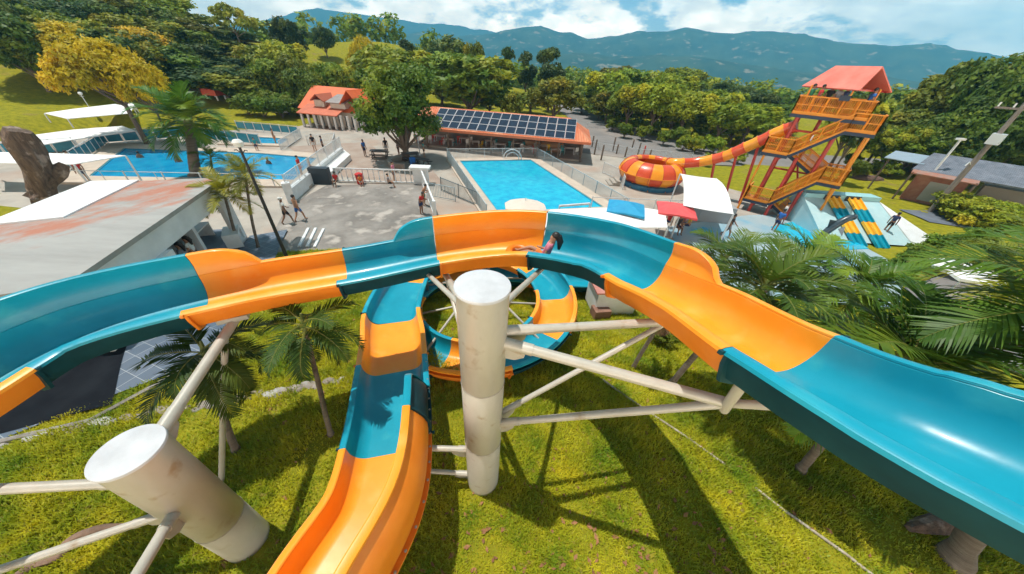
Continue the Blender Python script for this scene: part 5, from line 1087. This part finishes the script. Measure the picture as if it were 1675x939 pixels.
def palm(crown, base, L, nf, label, group, seed, tr=.085, fol=None, ll=0.53, emin=-.35, emax=1.35, nl=30, dry=0, bpos=None, lw=.058, drp=.95):
    b_ = Vector(bpos) if bpos is not None else P(*base, 0); b_.z = gz(b_.x,b_.y)
    if inpoly(np.array([b_.x]), np.array([b_.y]), PLAZA)[0] or inpoly(np.array([b_.x]), np.array([b_.y]), SPLASH)[0]: b_.z = G
    c = PL(*crown, (b_.x,b_.y,0), (b_.x,b_.y,0)); rs = random.Random(seed); t = thing('palm_tree', b_, label, 'palm tree', group)
    m_ = b_.lerp(c,.5)+Vector((rs.uniform(-.12,.12),rs.uniform(-.1,.1),0)); pts = cr([b_-Vector((0,0,.2)), b_.lerp(m_,.5), m_, m_.lerp(c,.6), c], 5); n = len(pts)
    mb = MB(); mb.tube(pts, [tr*(1.5 if k < 2 else 1.12-.35*k/n)*(1+.07*(k%2)) for k in range(n)], 11); mb.build('trunk', PTRUNK, t, ang=80)
    mb = MB(); d = (c-m_).normalized(); mb.tube([c-d*.1, c+d*.25, c+d*.5], [tr*.8, tr*.75, .02], 8); mb.build('crownshaft', mat('palm_green_shaft', (.10,.15,.03), .5, (.15,.18,.05), 3), t)
    mb = MB()
    for k in range(nf):
        f = (k+.5)/nf; e0 = emax-(emax-emin)*f**.85+rs.uniform(-.12,.12); frond(mb, c+d*(.28*(1-f)), k*2.399+rs.uniform(-.3,.3), e0, L*rs.uniform(.82,1.1)*(1 if f > .15 else .8), drp+.7*rs.random(), nl, ll*L/1.9*1.05, rs, lw*L/1.9)
    mb.build('fronds', [fol or PF, mat('frond_rib', (.16,.17,.03), .6)], t, smooth=False)
    if dry:
        mb = MB()
        for k in range(dry): frond(mb, c-d*.1, rs.uniform(0,6.3), -.9, L*.7, .7, 14, ll*.6, rs)
        mb.build('dead_fronds', [PDRY, PDRY], t, smooth=False)
    return t
gR = 'palms beside the teal slide end'; gL = 'palms on the lawn left of the low slide'
palm((1470,606),(1310,770),2.35,26,'big green palm whose leaning trunk rises from the lawn under the teal slide',None,1,.085,ll=0.62,nl=38,emax=1.25)
palm((1405,478),(1340,590),1.9,24,'palm with grey trunk just behind the orange and teal joint of the slide',None,2,.09,ll=0.60,nl=36,emax=1.25)
palm((1240,478),(1098,625),1.75,24,'palm behind the orange slide section with dry fronds hanging below',None,3,.08,dry=5,ll=0.58,nl=34,emax=1.25)
palm((1090,512),(1036,598),.9,10,'small ragged palm under the high orange slide section',None,4,.06,dry=6,ll=0.44)
palm((1790,520),(1562,925),2.3,24,'thick trunked palm at the lower right corner with crown out of frame',None,5,.17,ll=0.69,nl=36,emax=1.25)
palm((1690,455),None,2.2,18,'yellow tinged palm at the right edge above the teal slide',None,6,.09,fol=PFY,bpos=(14.5,8.2,0),ll=0.62,emax=1.25)
palm((1180,432),None,1.7,20,'palm between the splash terrace and the high slide bend',None,7,.08,bpos=(6.6,9.2,0),ll=0.58,emax=1.25)
palm((1310,432),None,1.8,22,'palm in front of the splash terrace below the tower',None,8,.08,bpos=(9.6,10.2,0),ll=0.60,emax=1.25)
palm((338,590),(385,740),1.5,18,'lawn palm nearest the short column with long drooping fronds',None,11,.07,emin=-.85,emax=.8,drp=1.3,ll=0.53,nl=32,fol=PFD,lw=.06)
palm((500,545),(540,712),1.3,16,'slender lawn palm beside the low slide',None,12,.055,emin=-.8,emax=.8,drp=1.2,ll=0.50,nl=30,fol=PFD,lw=.06)
palm((368,322),(388,398),1.75,18,'shorter palm of the pair at the pavilion corner',None,13,.07,ll=0.56,fol=PFY,bpos=tuple(P(388,398,-.7)))
palm((402,292),(418,398),1.55,16,'taller palm of the pair at the pavilion corner',None,14,.065,ll=0.56,fol=PFY,bpos=tuple(P(418,398,-.7)))
palm((308,200),None,3.3,24,'stout coconut palm with upright fronds in front of the big blue pool',None,15,.34,ll=0.75,fol=PF,bpos=tuple(P(320,288,G)),emin=-.3,emax=1.5,nl=34,lw=.07)
palm((345,262),None,1.6,12,'small palm at the foot of the stout coconut palm',None,16,.08,ll=0.56,bpos=tuple(P(350,290,G)))
palm((1010,150),None,2.5,14,'feathery palm crown among the grove beyond the car park',None,17,.15,ll=0.62,bpos=tuple(D(1010,170,72)))
# grass blades and fallen leaves near the slides
rng = np.random.default_rng(9); N = 900000
x = rng.uniform(-15,14.5,N); y = rng.uniform(.2,15,N)
dd = np.hypot(x*.8,y); keep = rng.random(N) < np.clip(7.5/(dd+1.5),0,1)
keep &= ~inpoly(x,y,PLAZA) & ~inpoly(x,y,SPLASH) & ~inpoly(x,y,SPLASH2) & ~inpoly(x,y,pathp) & (np.hypot(x-C1.x,y-C1.y) > .36) & (np.hypot(x-C2.x,y-C2.y) > .37)
patch = vnoise(x*1.1,y*1.1,3)*.6+vnoise(x*3.1,y*3.1,8)*.4; keep &= rng.random(N) < np.clip((patch-.10)*2.6,.28,1)
x, y, patch = x[keep], y[keep], patch[keep]; N = len(x); z = ground(x,y)
ca = rng.uniform(0,2*PI,N); ln = rng.uniform(.06,.17,N)*(.35+1.25*patch); wd_ = rng.uniform(.006,.014,N)*(1+.05*np.hypot(x,y)); lean = rng.uniform(.25,1.1,N)
ux, uy = np.cos(ca), np.sin(ca); b0 = np.stack([x,y,z-.01],-1); side = np.stack([-uy,ux,0*x],-1)*wd_[:,None]; tip = b0+np.stack([ux*ln*np.sin(lean),uy*ln*np.sin(lean),ln*np.cos(lean)],-1)
V = np.stack([b0-side,b0+side,tip+side*.25,tip-side*.25],1).reshape(-1,3)
BLADE = mat('grass_blade', (.19,.30,.016), .5, (.64,.57,.024), .9, 7, (.34,.66), trans=.25, spec=.3, c3=(.42,.34,.08), s3=9., m3=(.60,.70))
me = npmesh('grass', V, np.arange(4*N).reshape(-1,4), BLADE); o = bpy.data.objects.new('grass', me); COL.objects.link(o); struct(o, 'stuff')
n = 520; x = rng.uniform(-10,12,n); y = rng.uniform(.4,9,n); cl = rng.random(n) < .55; x[cl] = rng.normal(1.6,2.6,cl.sum()); y[cl] = np.abs(rng.normal(1.9,1.3,cl.sum())); ok = ~inpoly(x,y,pathp); x, y = x[ok], y[ok]; n = len(x)
c = np.stack([x,y,ground(x,y)+.05],-1); nr = rng.normal(size=(n,3))*.45; nr[:,2] = 1; nr /= np.linalg.norm(nr,axis=1)[:,None]; V, Fc = leaves(c, nr, .075, rng, .5)
me = npmesh('fallen_leaves', V, Fc, mat('dry_leaf', (.36,.17,.07), .8, (.22,.10,.05), 6)); o = bpy.data.objects.new('fallen_leaves', me); COL.objects.link(o); struct(o, 'stuff')
for k, v_ in PROTO.items():
    if not v_[3]:
        for ch in list(v_[0].children): bpy.data.objects.remove(ch)
        bpy.data.objects.remove(v_[0])
# ------------------------------------------------------------------ people
SKIN1 = mat('skin_tan', (.42,.22,.13), .6); SKIN2 = mat('skin_brown', (.24,.12,.07), .6); HAIR = mat('black_hair', (.012,.010,.009), .5)
CL = {k: mat('cloth_'+k, c, .85) for k, c in dict(white=(.68,.67,.64), black=(.02,.02,.025), blue=(.02,.12,.40), red=(.50,.03,.03), pink=(.62,.20,.28), green=(.03,.22,.12), orange=(.70,.20,.03), grey=(.22,.23,.25), teal=(.02,.30,.32), navy=(.02,.035,.10), yellow=(.70,.45,.04), lilac=(.50,.42,.58)).items()}
def skinmesh(name, verts, edges, rad, m, parent, lv=1):
    me = bpy.data.meshes.new(name); me.from_pydata([tuple(v) for v in verts], edges, []); me.materials.append(m)
    o = bpy.data.objects.new(name, me); COL.objects.link(o); o.parent = parent
    md = o.modifiers.new('skin', 'SKIN'); md.use_smooth_shade = True
    sv = me.skin_vertices[0].data
    for i, r in enumerate(rad): sv[i].radius = (r, r) if not hasattr(r, '__len__') else r
    sv[0].use_root = True
    ss = o.modifiers.new('sub', 'SUBSURF'); ss.levels = lv; ss.render_levels = lv
    return o
def person(loc, rz, label, pose='stand', skin=SKIN1, top=None, bottom='navy', hair='short', h=1.68, group=None, name='person', submerged=0):
    k = h/1.7; t = thing(name, (loc[0], loc[1], loc[2]), label, 'person', group); t.rotation_euler.z = rz; rs = random.Random(int(loc[0]*97+loc[1]*31)); s = rs.uniform(-.04,.04)
    hip = .92; J = dict(pel=(0,0,.92), sp=(0,.01,1.12), ch=(0,.0,1.32), nk=(0,-.01,1.47), h0=(0,-.02,1.555), h1=(0,-.02,1.64), h2=(0,0,1.70), ns=(0,-.115,1.60))
    arms = {-1: [(-.17,0,1.39),(-.24,.02,1.12),(-.25,-.06,.88),(-.25,-.10,.76)], 1: [(.17,0,1.39),(.24,.02,1.12),(.25,-.06,.88),(.25,-.10,.76)]}
    legs = {-1: [(-.09,0,.88),(-.10,-.02,.48),(-.11,.02,.08),(-.12,-.14,.03)], 1: [(.09,0,.88),(.10,-.02,.48),(.11,.02,.08),(.12,-.14,.03)]}
    if pose == 'walk':
        legs[-1] = [(-.09,0,.88),(-.1,-.20,.50),(-.11,-.26,.09),(-.12,-.42,.05)]; legs[1] = [(.09,0,.88),(.1,.08,.47),(.11,.34,.14),(.12,.24,.03)]; arms[-1] = [(-.17,0,1.39),(-.25,.12,1.14),(-.25,.10,.90),(-.25,.08,.80)]; arms[1] = [(.17,0,1.39),(.25,-.1,1.14),(.24,-.28,.98),(.24,-.36,.93)]
    if pose in ('sit', 'ride'):
        z0 = .46 if pose == 'sit' else .10; dz = z0-.92+.05
        for q in J: J[q] = (J[q][0], J[q][1], J[q][2]+dz)
        for q in arms: arms[q] = [(a, b, c+dz) for a, b, c in arms[q]]; arms[q][2] = (arms[q][2][0]*.8, -.26, 1.0+dz); arms[q][3] = (arms[q][3][0]*.7, -.36, 1.0+dz)
        if pose == 'sit': legs = {q: [(q*.09,0,z0+.03),(q*.13,-.42,z0+.02),(q*.13,-.44,.08),(q*.14,-.58,.03)] for q in (-1,1)}
        else:
            legs = {q: [(q*.09,0,.12),(q*.13,-.40,.30),(q*.11,-.80,.10),(q*.12,-.92,.16)] for q in (-1,1)}
            for q in J: J[q] = (J[q][0], J[q][1]+max(0,J[q][2]-.15)*.35, J[q][2]-max(0,J[q][2]-.15)*.06)
            for q in arms: arms[q] = [(a, b+max(0,c-.15)*.35, c) for a, b, c in arms[q]]; arms[q][2] = (q*.20,-.05,.30); arms[q][3] = (q*.18,-.18,.33)
    if pose == 'lean': 
        for q in J: J[q] = (J[q][0], J[q][1]-max(0,J[q][2]-.92)*.4, J[q][2]-max(0,J[q][2]-.92)*.1)
        for q in arms: arms[q] = [(a, b-max(0,c-.92)*.4, c-.04) for a, b, c in arms[q]]; arms[q][2] = (q*.2,-.42,1.12); arms[q][3] = (q*.08,-.46,1.13)
    order = ['pel','sp','ch','nk','h0','h1','h2']; V = [J[q] for q in order]; Rr = [.125,(.135,.10),(.155,.105),.055,.075,.095,.055]; E = [(i,i+1) for i in range(6)]
    V.append(J['ns']); Rr.append(.02); E.append((4,7))
    for q in (-1, 1):
        b_ = len(V); V += arms[q]; Rr += [.058,.045,.036,.032]; E += [(2,b_),(b_,b_+1),(b_+1,b_+2),(b_+2,b_+3)]
        a0 = Vector(arms[q][2]); a1 = Vector(arms[q][3]); d = (a1-a0).normalized(); sd_ = Vector((q,0,0))
        for fi in range(2): V.append(a1+d*.09+sd_*(.022*(fi-.5))); Rr.append(.013); E.append((b_+3, len(V)-1))
        V.append(a1+d*.03-sd_*.045); Rr.append(.012); E.append((b_+3, len(V)-1))
        b_ = len(V); V += legs[q]; Rr += [.09,.062,.042,.036]; E += [(0,b_),(b_,b_+1),(b_+1,b_+2),(b_+2,b_+3)]
    sc = lambda L_: [Vector(p)*k-Vector((0,0,submerged)) for p in L_]
    skinmesh('body', sc(V), E, [(r[0]*k, r[1]*k) if hasattr(r,'__len__') else r*k for r in Rr], skin, t)
    if top:
        W = [J['pel'],J['sp'],J['ch'],tuple(Vector(J['ch']).lerp(Vector(J['nk']),.6))]; rr = [.135,(.152,.118),(.172,.122),.085]; ee = [(0,1),(1,2),(2,3)]
        for q in (-1,1): b_ = len(W); W += [arms[q][0], tuple(Vector(arms[q][0]).lerp(Vector(arms[q][1]),.6))]; rr += [.074,.066]; ee += [(2,b_),(b_,b_+1)]
        skinmesh('shirt', sc(W), ee, [(r[0]*k, r[1]*k) if hasattr(r,'__len__') else r*k for r in rr], CL[top], t)
    if bottom and not submerged:
        W = [J['pel'],tuple(Vector(J['pel']).lerp(Vector(J['sp']),.4))]; rr = [.142,.138]; ee = [(0,1)]
        for q in (-1,1): b_ = len(W); W += [legs[q][0], tuple(Vector(legs[q][0]).lerp(Vector(legs[q][1]),.75))]; rr += [.106,.088]; ee += [(0,b_),(b_,b_+1)]
        skinmesh('shorts', sc(W), ee, [r*k for r in rr], CL[bottom], t)
    hc = (Vector(J['h1'])+Vector((0,.025,.015)))*k-Vector((0,0,submerged)); mb = MB().ball(hc, (.100*k,.112*k,.105*k), 12, 8)
    cut = hc.z-.035*k
    mb.v = [(x, y+(.02*k if z < cut and y < hc.y else 0), max(z, cut) if y < hc.y+.02*k else z) for x, y, z in mb.v]
    if hair == 'long': mb.tube([hc+Vector((0,.06*k,0)), hc+Vector((0,.13*k,-.14*k)), hc+Vector((0,.12*k,-.36*k))], [.095*k,.085*k,.035*k], 10)
    if hair == 'cap': mb.box(hc+Vector((0,-.12*k,.02*k)), (.14*k,.12*k,.015*k))
    mb.build('hair' if hair != 'cap' else 'cap', HAIR if hair != 'cap' else CL['white'], t, local=True)
    return t
def pp(px, py, rz, label, **kw):
    q = P(px, py, kw.pop('z', G)+0); return person((q.x,q.y,q.z+kw.pop('dz',.0)), rz, label, **kw)
# the rider
k = min(range(len(lens)), key=lambda i: abs(lens[i]/TA-fracA(895,352,False,.97))); rp0 = pathA[k]; dA = pathA[k+1]-pathA[k-1]; side_ = Vector((dA.y,-dA.x,0)).normalized()
rl = rp0+side_*.12+dA.normalized()*.22+Vector((0,0,.02)); person(rl, math.atan2(-dA.x*-1, dA.y*-1)*1.0 if False else math.atan2(dA.y,dA.x)-PI/2, 'person with long black hair in a pink top riding round the high slide bend', 'ride', SKIN1, 'pink', 'orange', 'long', 1.5)
fl_ = MB(); fl_.lathe([(.24+.09*math.cos(a),.09*math.sin(a)+.06) for a in [2*PI*i/12 for i in range(13)]], 28, rl-dA.normalized()*.62*-0+Vector((-dA.x,-dA.y,0)).normalized()*.62+Vector((0,0,.05))); tag(fl_.build('float_ring', mat('orange_float', (.80,.20,.015), .4)), 'orange swim ring pushed along in front of the slide rider', 'float')
pp(473,366,2.6,'person in white shirt and cap walking past the low white wall',pose='walk',top='white',bottom='black',hair='cap',skin=SKIN2)
pp(493,361,2.9,'bare chested person in blue shorts walking beside the one in the cap',pose='walk',bottom='blue')
pp(694,336,1.3,'bare chested person in green shorts leaning on the narrow court balustrade',pose='lean',bottom='green')
pp(690,350,1.2,'person in a red top at the narrow court balustrade',pose='lean',top='red',bottom='navy',skin=SKIN2)
pp(552,304,0,'person in dark red sitting low by the court balustrade',pose='sit',top='red',bottom='black',skin=SKIN2,h=1.5)
pp(591,304,.6,'child in orange sitting by the court balustrade',pose='sit',top='orange',bottom='grey',h=1.2)
pp(637,307,2.,'person in grey sitting near the middle of the court balustrade',pose='sit',top='grey',bottom='black',h=1.5)
pp(646,297,1.5,'person in pink standing just behind the court balustrade',top='pink',bottom='navy')
pp(598,256,1.2,'person in blue standing at the edge of the mango tree shade',top='blue',bottom='navy',skin=SKIN2)
pp(633,252,.4,'person in black standing left of the mango trunk',top='black',bottom='grey',skin=SKIN2)
pp(653,254,-.7,'person in navy standing right of the mango trunk',top='navy',bottom='black',skin=SKIN2)
pp(694,257,1.9,'person in teal standing by the grey lamp post',top='teal',bottom='black')
pp(516,247,.3,'person in black top standing on the terrace beyond the big pool',top='black',bottom='white')
pp(531,250,2.2,'person in navy standing near the low terrace railing',top='navy',bottom='black',skin=SKIN2)
pp(495,288,1.7,'bather in red walking beside the right end of the big pool',top='red',bottom='red',skin=SKIN1)
pp(511,283,2.4,'small bather in orange at the right end of the big pool',bottom='orange',h=1.3)
pp(132,283,2.,'person in a pink shirt on the deck left of the big pool',top='pink',bottom='grey')
pp(145,298,.5,'person in red standing behind the broken limb of the stump',top='red',bottom='navy',skin=SKIN2)
pp(422,248,.9,'child in teal on the deck before the small blue pool',top='teal',bottom='navy',h=1.35)
pp(452,236,1.9,'bather in orange wading in the small blue pool',bottom='orange',h=1.6)
for px, py, lab in ((293,265,'bather in the big pool left of the coconut palm trunk'),(382,262,'bather in the big pool right of the coconut palm trunk'),(440,268,'bather in the big pool toward its right end'),(230,258,'bather in the far left part of the big pool')):
    q = P(px, py, G+.05); person((q.x,q.y,G+.05), px, lab, 'stand', SKIN2, None, None, submerged=1.15)
for a, lab, c in ((4.7,'person in black at the left end of the white pavilion table','black'),(5.4,'person in grey in the middle at the white pavilion table','grey'),(6.0,'person in white at the right end of the white pavilion table','white')):
    q = WL(a, .62, -.32); person(q, ang_+PI, lab, 'sit', SKIN1, c, 'navy', 'long')
for a in (4.7,5.4,6.0):
    q = WL(a, .62, -.32); m_ = Matrix.Translation(q) @ Matrix.Rotation(ang_, 4, 'Z'); s_ = thing('stool', q, 'low white stool under a person at the pavilion table', 'stool', 'stools at the pavilion table'); MB().lathe([(0,.40),(.17,.40),(.17,.36),(0,.36)], 14).xf(m_).build('seat', WHITE, s_); MB().tube([(0,0,0),(0,0,.36)], .05, 8).xf(m_).build('leg', WHITE, s_)
pp(1185,388,.8,'person in black walking on the pale splash deck',pose='walk',top='black',bottom='grey',skin=SKIN2)
pp(1264,378,2.,'person in bright blue by the splash pool below the tower',top='blue',bottom='navy',skin=SKIN2)
pp(1272,366,1.,'person in white at the foot of the tower stairs',top='white',bottom='navy')
pp(1438,390,2.2,'person in dark clothes on the right double chute',top='navy',bottom='black',skin=SKIN2,h=1.5,dz=.5)
for px, py, rz, c, lab in ((1010,372,.5,'green','person in green sitting beside the long awning'),(1031,376,1.4,'black','person in black sitting beside the long awning'),(1090,372,2.4,'red','person in red sitting left under the coral parasol'),(1104,380,.2,'black','person in black sitting in front under the coral parasol'),(1115,372,3.6,'pink','person in pink sitting behind under the coral parasol'),(1122,378,4.4,'yellow','person in yellow sitting right under the coral parasol')):
    q = P(px, py, G+.05); person((q.x,q.y,G+.05), rz, lab, 'sit', SKIN2 if c == 'black' else SKIN1, c, 'navy', 'long' if c in ('red','pink') else 'short')
for u, w, rz, c, lab in ((-1.55,-.8,.4,'green','person in green waiting at the left rail of the tower top'),(-1.05,-.9,1.2,'red','person in red waiting on the tower top'),(-.55,-.7,2.2,'black','person in black waiting on the tower top under the sign'),(-.1,-.9,3.,'grey','person in grey waiting on the tower top'),(.25,-.5,.2,'navy','person in navy waiting on the tower top near the middle'),(1.55,-.7,1.4,'blue','person in blue alone at the right side of the tower top')):
    person(TP(u,w,6.3), rz, lab, 'stand', SKIN2, c, 'black')
# ------------------------------------------------------------------ furniture and small things
DKW = mat('dark_bench', (.06,.055,.055), .6)
def picnic(px, py, rz, label):
    q = P(px, py, G); t = thing('picnic_table', q, label, 'picnic table', 'picnic tables under the mango tree'); M_ = Matrix.Translation(q) @ Matrix.Rotation(rz, 4, 'Z')
    MB().box((0,0,.74), (1.8,.8,.07)).xf(M_).build('table_top', DKW, t, smooth=False)
    for s in (-1,1):
        MB().box((0,s*.7,.44), (1.8,.3,.06)).xf(M_).build('bench_seat', DKW, t, smooth=False)
        mb = MB(); mb.beam((s*.7,-.75,.2), (s*.7,.75,.2), .08, .08); mb.beam((s*.7,-.2,.72), (s*.7,-.55,0), .08, .08); mb.beam((s*.7,.2,.72), (s*.7,.55,0), .08, .08); mb.xf(M_).build('leg', DKW, t, smooth=False)
picnic(622,258,.2,'dark picnic table left of the mango trunk'); picnic(672,262,.5,'dark picnic table right of the mango trunk'); picnic(688,272,-.4,'dark picnic table at the front edge of the mango shade')
q = P(668,268,G); mb = MB(); 
for k in range(14):
    a0, a1 = PI*.9*k/14+2., PI*.9*(k+1)/14+2.; mb.beam((q.x+1.8*math.cos(a0),q.y+1.8*math.sin(a0),G+.22), (q.x+1.8*math.cos(a1),q.y+1.8*math.sin(a1),G+.22), .35, .44)
tag(mb.build('curved_bench', CONC, smooth=False), 'curved concrete bench in the shade of the mango tree', 'bench')
def binn(px, py, c, label):
    q = P(px, py, G); tag(MB().lathe([(0,0),(.25,0),(.3,.8),(.32,.82),(.3,.86),(.12,.95),(0,.95)], 14, q).build('litter_bin', c), label, 'bin')
binn(676,273,CL['blue'],'blue litter bin in the mango tree shade'); binn(590,301,CL['red'],'red litter bin against the court balustrade')
t = thing('plank_frame', P(510,390,G), 'pair of white painted planks lying on the court edge', 'planks')
for a, b_ in (((505,375),(490,405)),((517,375),(503,405)),((530,376),(515,406))): 
    p0, p1 = P(*a, G), P(*b_, G); MB().beam((p0.x,p0.y,G+.06), (p1.x,p1.y,G+.06), .14, .1).build('plank', WHITE, t, smooth=False)
# swim barrier in the near right of the turquoise pool and the fountain arch
p0, p1 = P(915,337,G+.6), P(965,333,G+.6); t = thing('pool_handrail', (p0.x,p0.y,G), 'white handrail frame at the near end of the turquoise pool', 'handrail'); MB().beam(p0, p1, .16, .12).build('rail', RAILW, t, smooth=False)
for p in (p0, p1): MB().tube([Vector((p.x,p.y,G)), p], .04, 8).build('leg', RAILW, t)
p0 = P(838,262,G); mb = MB(); 
for r in (.75,1.05): mb.tube([Vector((p0.x+r*math.cos(PI*k/14), p0.y, G+.1+r*math.sin(PI*k/14))) for k in range(15)], .05, 6)
tag(mb.build('fountain_arch', RAILW), 'small white arch fountain at the far end of the turquoise pool', 'fountain')
# white canopies up on the left, toy tower, cars
def sail(pts, label, t_=.06):
    q = [Vector(p) for p in pts]; c = sum(q, Vector())/len(q); t = thing('shade_canopy', (c.x,c.y,gz(c.x,c.y)), label, 'canopy', 'white canopies by the big pool'); MB().slab(q, t_).build('canopy', FAB, t, smooth=False)
    for p in q: MB().tube([Vector((p.x,p.y,min(gz(p.x,p.y),p.z-.5))), p-Vector((0,0,t_))], .06, 6).build('post', ALU, t)
sail([PT(72,185,.9),PT(120,178,.9),PT(188,170,.9),PT(218,176,.9),PT(212,185,.9),PT(110,194,.9)],'long pointed white canopy on the grass bank')
sail([PT(195,172,.8),PT(216,168,.8),PT(222,175,.8)],'small pale canopy behind the long pointed one')
sail([PT(30,224,.8),PT(120,212,.8),PT(200,206,.8),PT(222,214,.8),PT(120,228,.8),PT(50,240,.8)],'wide flat grey white canopy between the bank and the big pool')
sail([P(-40,248,1.),P(60,250,1.1),P(205,254,1.1),P(120,268,.9),P(-40,265,.9)],'low bright white canopy over the deck behind the stump')
q = D(356,165,75); z0 = gz(q.x,q.y); t = thing('play_tower', (q.x,q.y,z0), 'small red and white play tower beside the upper pool', 'play tower')
for sx in (-1,1):
    for sy in (-1,1): MB().tube([(q.x+sx*.8,q.y+sy*.8,z0-.3),(q.x+sx*.8,q.y+sy*.8,D(356,153,75).z)], .12, 6).build('leg', WHITE, t)
MB().box((q.x,q.y,D(356,150,75).z), (2.2,2.2,.9)).build('cabin', RED, t, smooth=False); MB().lathe([(1.4,0),(.5,.9),(0,1.3)], 4, (q.x,q.y,D(356,146,75).z)).build('roof', RED, t, smooth=False)
def car(p, rz, m, label):
    t = thing('parked_car', p, label, 'car', 'cars parked on the hill road'); M_ = Matrix.Translation(p) @ Matrix.Rotation(rz, 4, 'Z')
    sec = [(-2.1,.35),(-2.15,.7),(-1.9,.92),(-1.25,.98),(-.75,1.42),(.7,1.45),(1.45,.98),(2.0,.88),(2.15,.6),(2.1,.32)]; n = len(sec); mb = MB(); 
    mb.add([(x,s*(.85 if z < 1.1 else .66),z) for s in (-1,1) for x, z in sec], [tuple(range(n))[::-1], tuple(range(n,2*n))]+[(i,(i+1)%n,n+(i+1)%n,n+i) for i in range(n)]); mb.xf(M_).build('body', m, t, smooth=False)
    MB().add([(x,s*(y+.012),z) for s in (-1,1) for x, z, y in ((-1.1,1.02,.84),(-.68,1.36,.70),(.64,1.38,.70),(1.3,1.02,.84))], [(0,1,2,3),(7,6,5,4)]).add([(1.47,-.6,1.03),(1.47,.6,1.03),(.78,.55,1.42),(.78,-.55,1.42)], [(0,1,2,3)]).xf(M_).build('window', DGLASS, t, smooth=False)
    for x in (-1.3,1.3):
        for y in (-.8,.8): MB().lathe([(0,-.1),(.32,-.1),(.33,0),(.32,.1),(0,.1)], 14).xf(M_ @ Matrix.Translation((x,y,.32)) @ Matrix.Rotation(PI/2,4,'X')).build('wheel', DKW, t)
for px, py, d, c, lab in ((437,153,70,'grey','grey car parked nearest the pool on the hill road'),(455,157,66,'white','white car parked on the hill road by the hedge'),(463,147,72,'navy','dark car parked on the hill road by the hedge'),(512,133,80,'white','white vehicle parked higher up behind the orange roof')):
    q = D(px, py, d); z0 = max(gz(q.x,q.y), .2 if inpoly(np.array([q.x]),np.array([q.y]),[(p.x,p.y) for p in (P(395,130,1.5),P(470,142,.5),P(520,160,0),P(470,158,.3),P(395,139,1.3))])[0] else -9); car((q.x,q.y,z0), RT.uniform(0,3), mat('car_paint_'+c, {'grey':(.25,.27,.3),'white':(.7,.7,.7),'navy':(.03,.04,.07)}[c], .25, coat=.5), lab)
for px, py, d, c, lab in ((975,195,92,'navy','dark car under the trees by the road bend'),(1085,208,78,'navy','dark blue car half hidden in the grove')):
    q = D(px, py, d); car((q.x,q.y,gz(q.x,q.y)+.1), 1.2, mat('car_paint_navy', (.03,.04,.07), .25), lab)
# dolphin figure on the splash pool
q = P(1342,400,G); zq = G; t = thing('dolphin_figure', (q.x,q.y,zq), 'dark leaping dolphin figure rising from the splash pool', 'statue'); DOL = mat('dolphin_paint', (.02,.035,.05), .3, (.06,.09,.11), 2)
pts = [Vector((q.x-.3,q.y,zq)), Vector((q.x-.25,q.y+.1,zq+.5)), Vector((q.x+.0,q.y+.1,zq+1.1)), Vector((q.x+.35,q.y+.1,zq+1.65)), Vector((q.x+.75,q.y+.1,zq+2.0)), Vector((q.x+1.0,q.y+.1,zq+2.05)), Vector((q.x+1.2,q.y+.1,zq+2.0))]
MB().tube(cr(pts,4), [0.07+.16*math.sin(PI*min(1,.08+k/24)) if k < 20 else max(.05,.2-.04*(k-20)) for k in range(25)], 14).build('body', DOL, t)
MB().slab([Vector((q.x-.2,q.y+.1,zq+1.2)), Vector((q.x-.35,q.y+.12,zq+1.75)), Vector((q.x+.25,q.y+.12,zq+1.7))], .05).build('fin', DOL, t, smooth=False)
for s in (-1,1): MB().slab([Vector((q.x+.2,q.y+s*.2,zq+1.3)), Vector((q.x+.25,q.y+s*.7,zq+1.0)), Vector((q.x+.5,q.y+s*.25,zq+1.5))], .05).build('flipper', DOL, t, smooth=False)
MB().lathe([(0,.2),(.5,.15),(.7,0)], 16, q).build('plinth', CONC, t)
# white pump house with red roof near the ring exit
a, b_ = P(962,512,-.25), P(1040,500,-.3); t = thing('pump_house', ((a.x+b_.x)/2,(a.y+b_.y)/2,-.5), 'small white block house with a faded red flat roof near the coil exit', 'hut')
hc_ = Vector(((a.x+b_.x)/2,(a.y+b_.y)/2+.6,0)); MB().box((hc_.x,hc_.y,.0), (1.75,1.3,1.2), rz=.12).build('wall', WHITE, t, smooth=False); MB().box((hc_.x-.1,hc_.y-.05,.63), (1.75,1.35,.07), rz=.12).build('roof', mat('faded_red_slab', (.42,.14,.11), .8, (.52,.25,.21), 1.5, 7), t, smooth=False)
MB().box((hc_.x-.55,hc_.y-.8,-.35), (.7,.5,.5), rz=.2).build('step', mat('rusty_box', (.30,.17,.12), .9, (.2,.1,.07), 3), t, smooth=False)
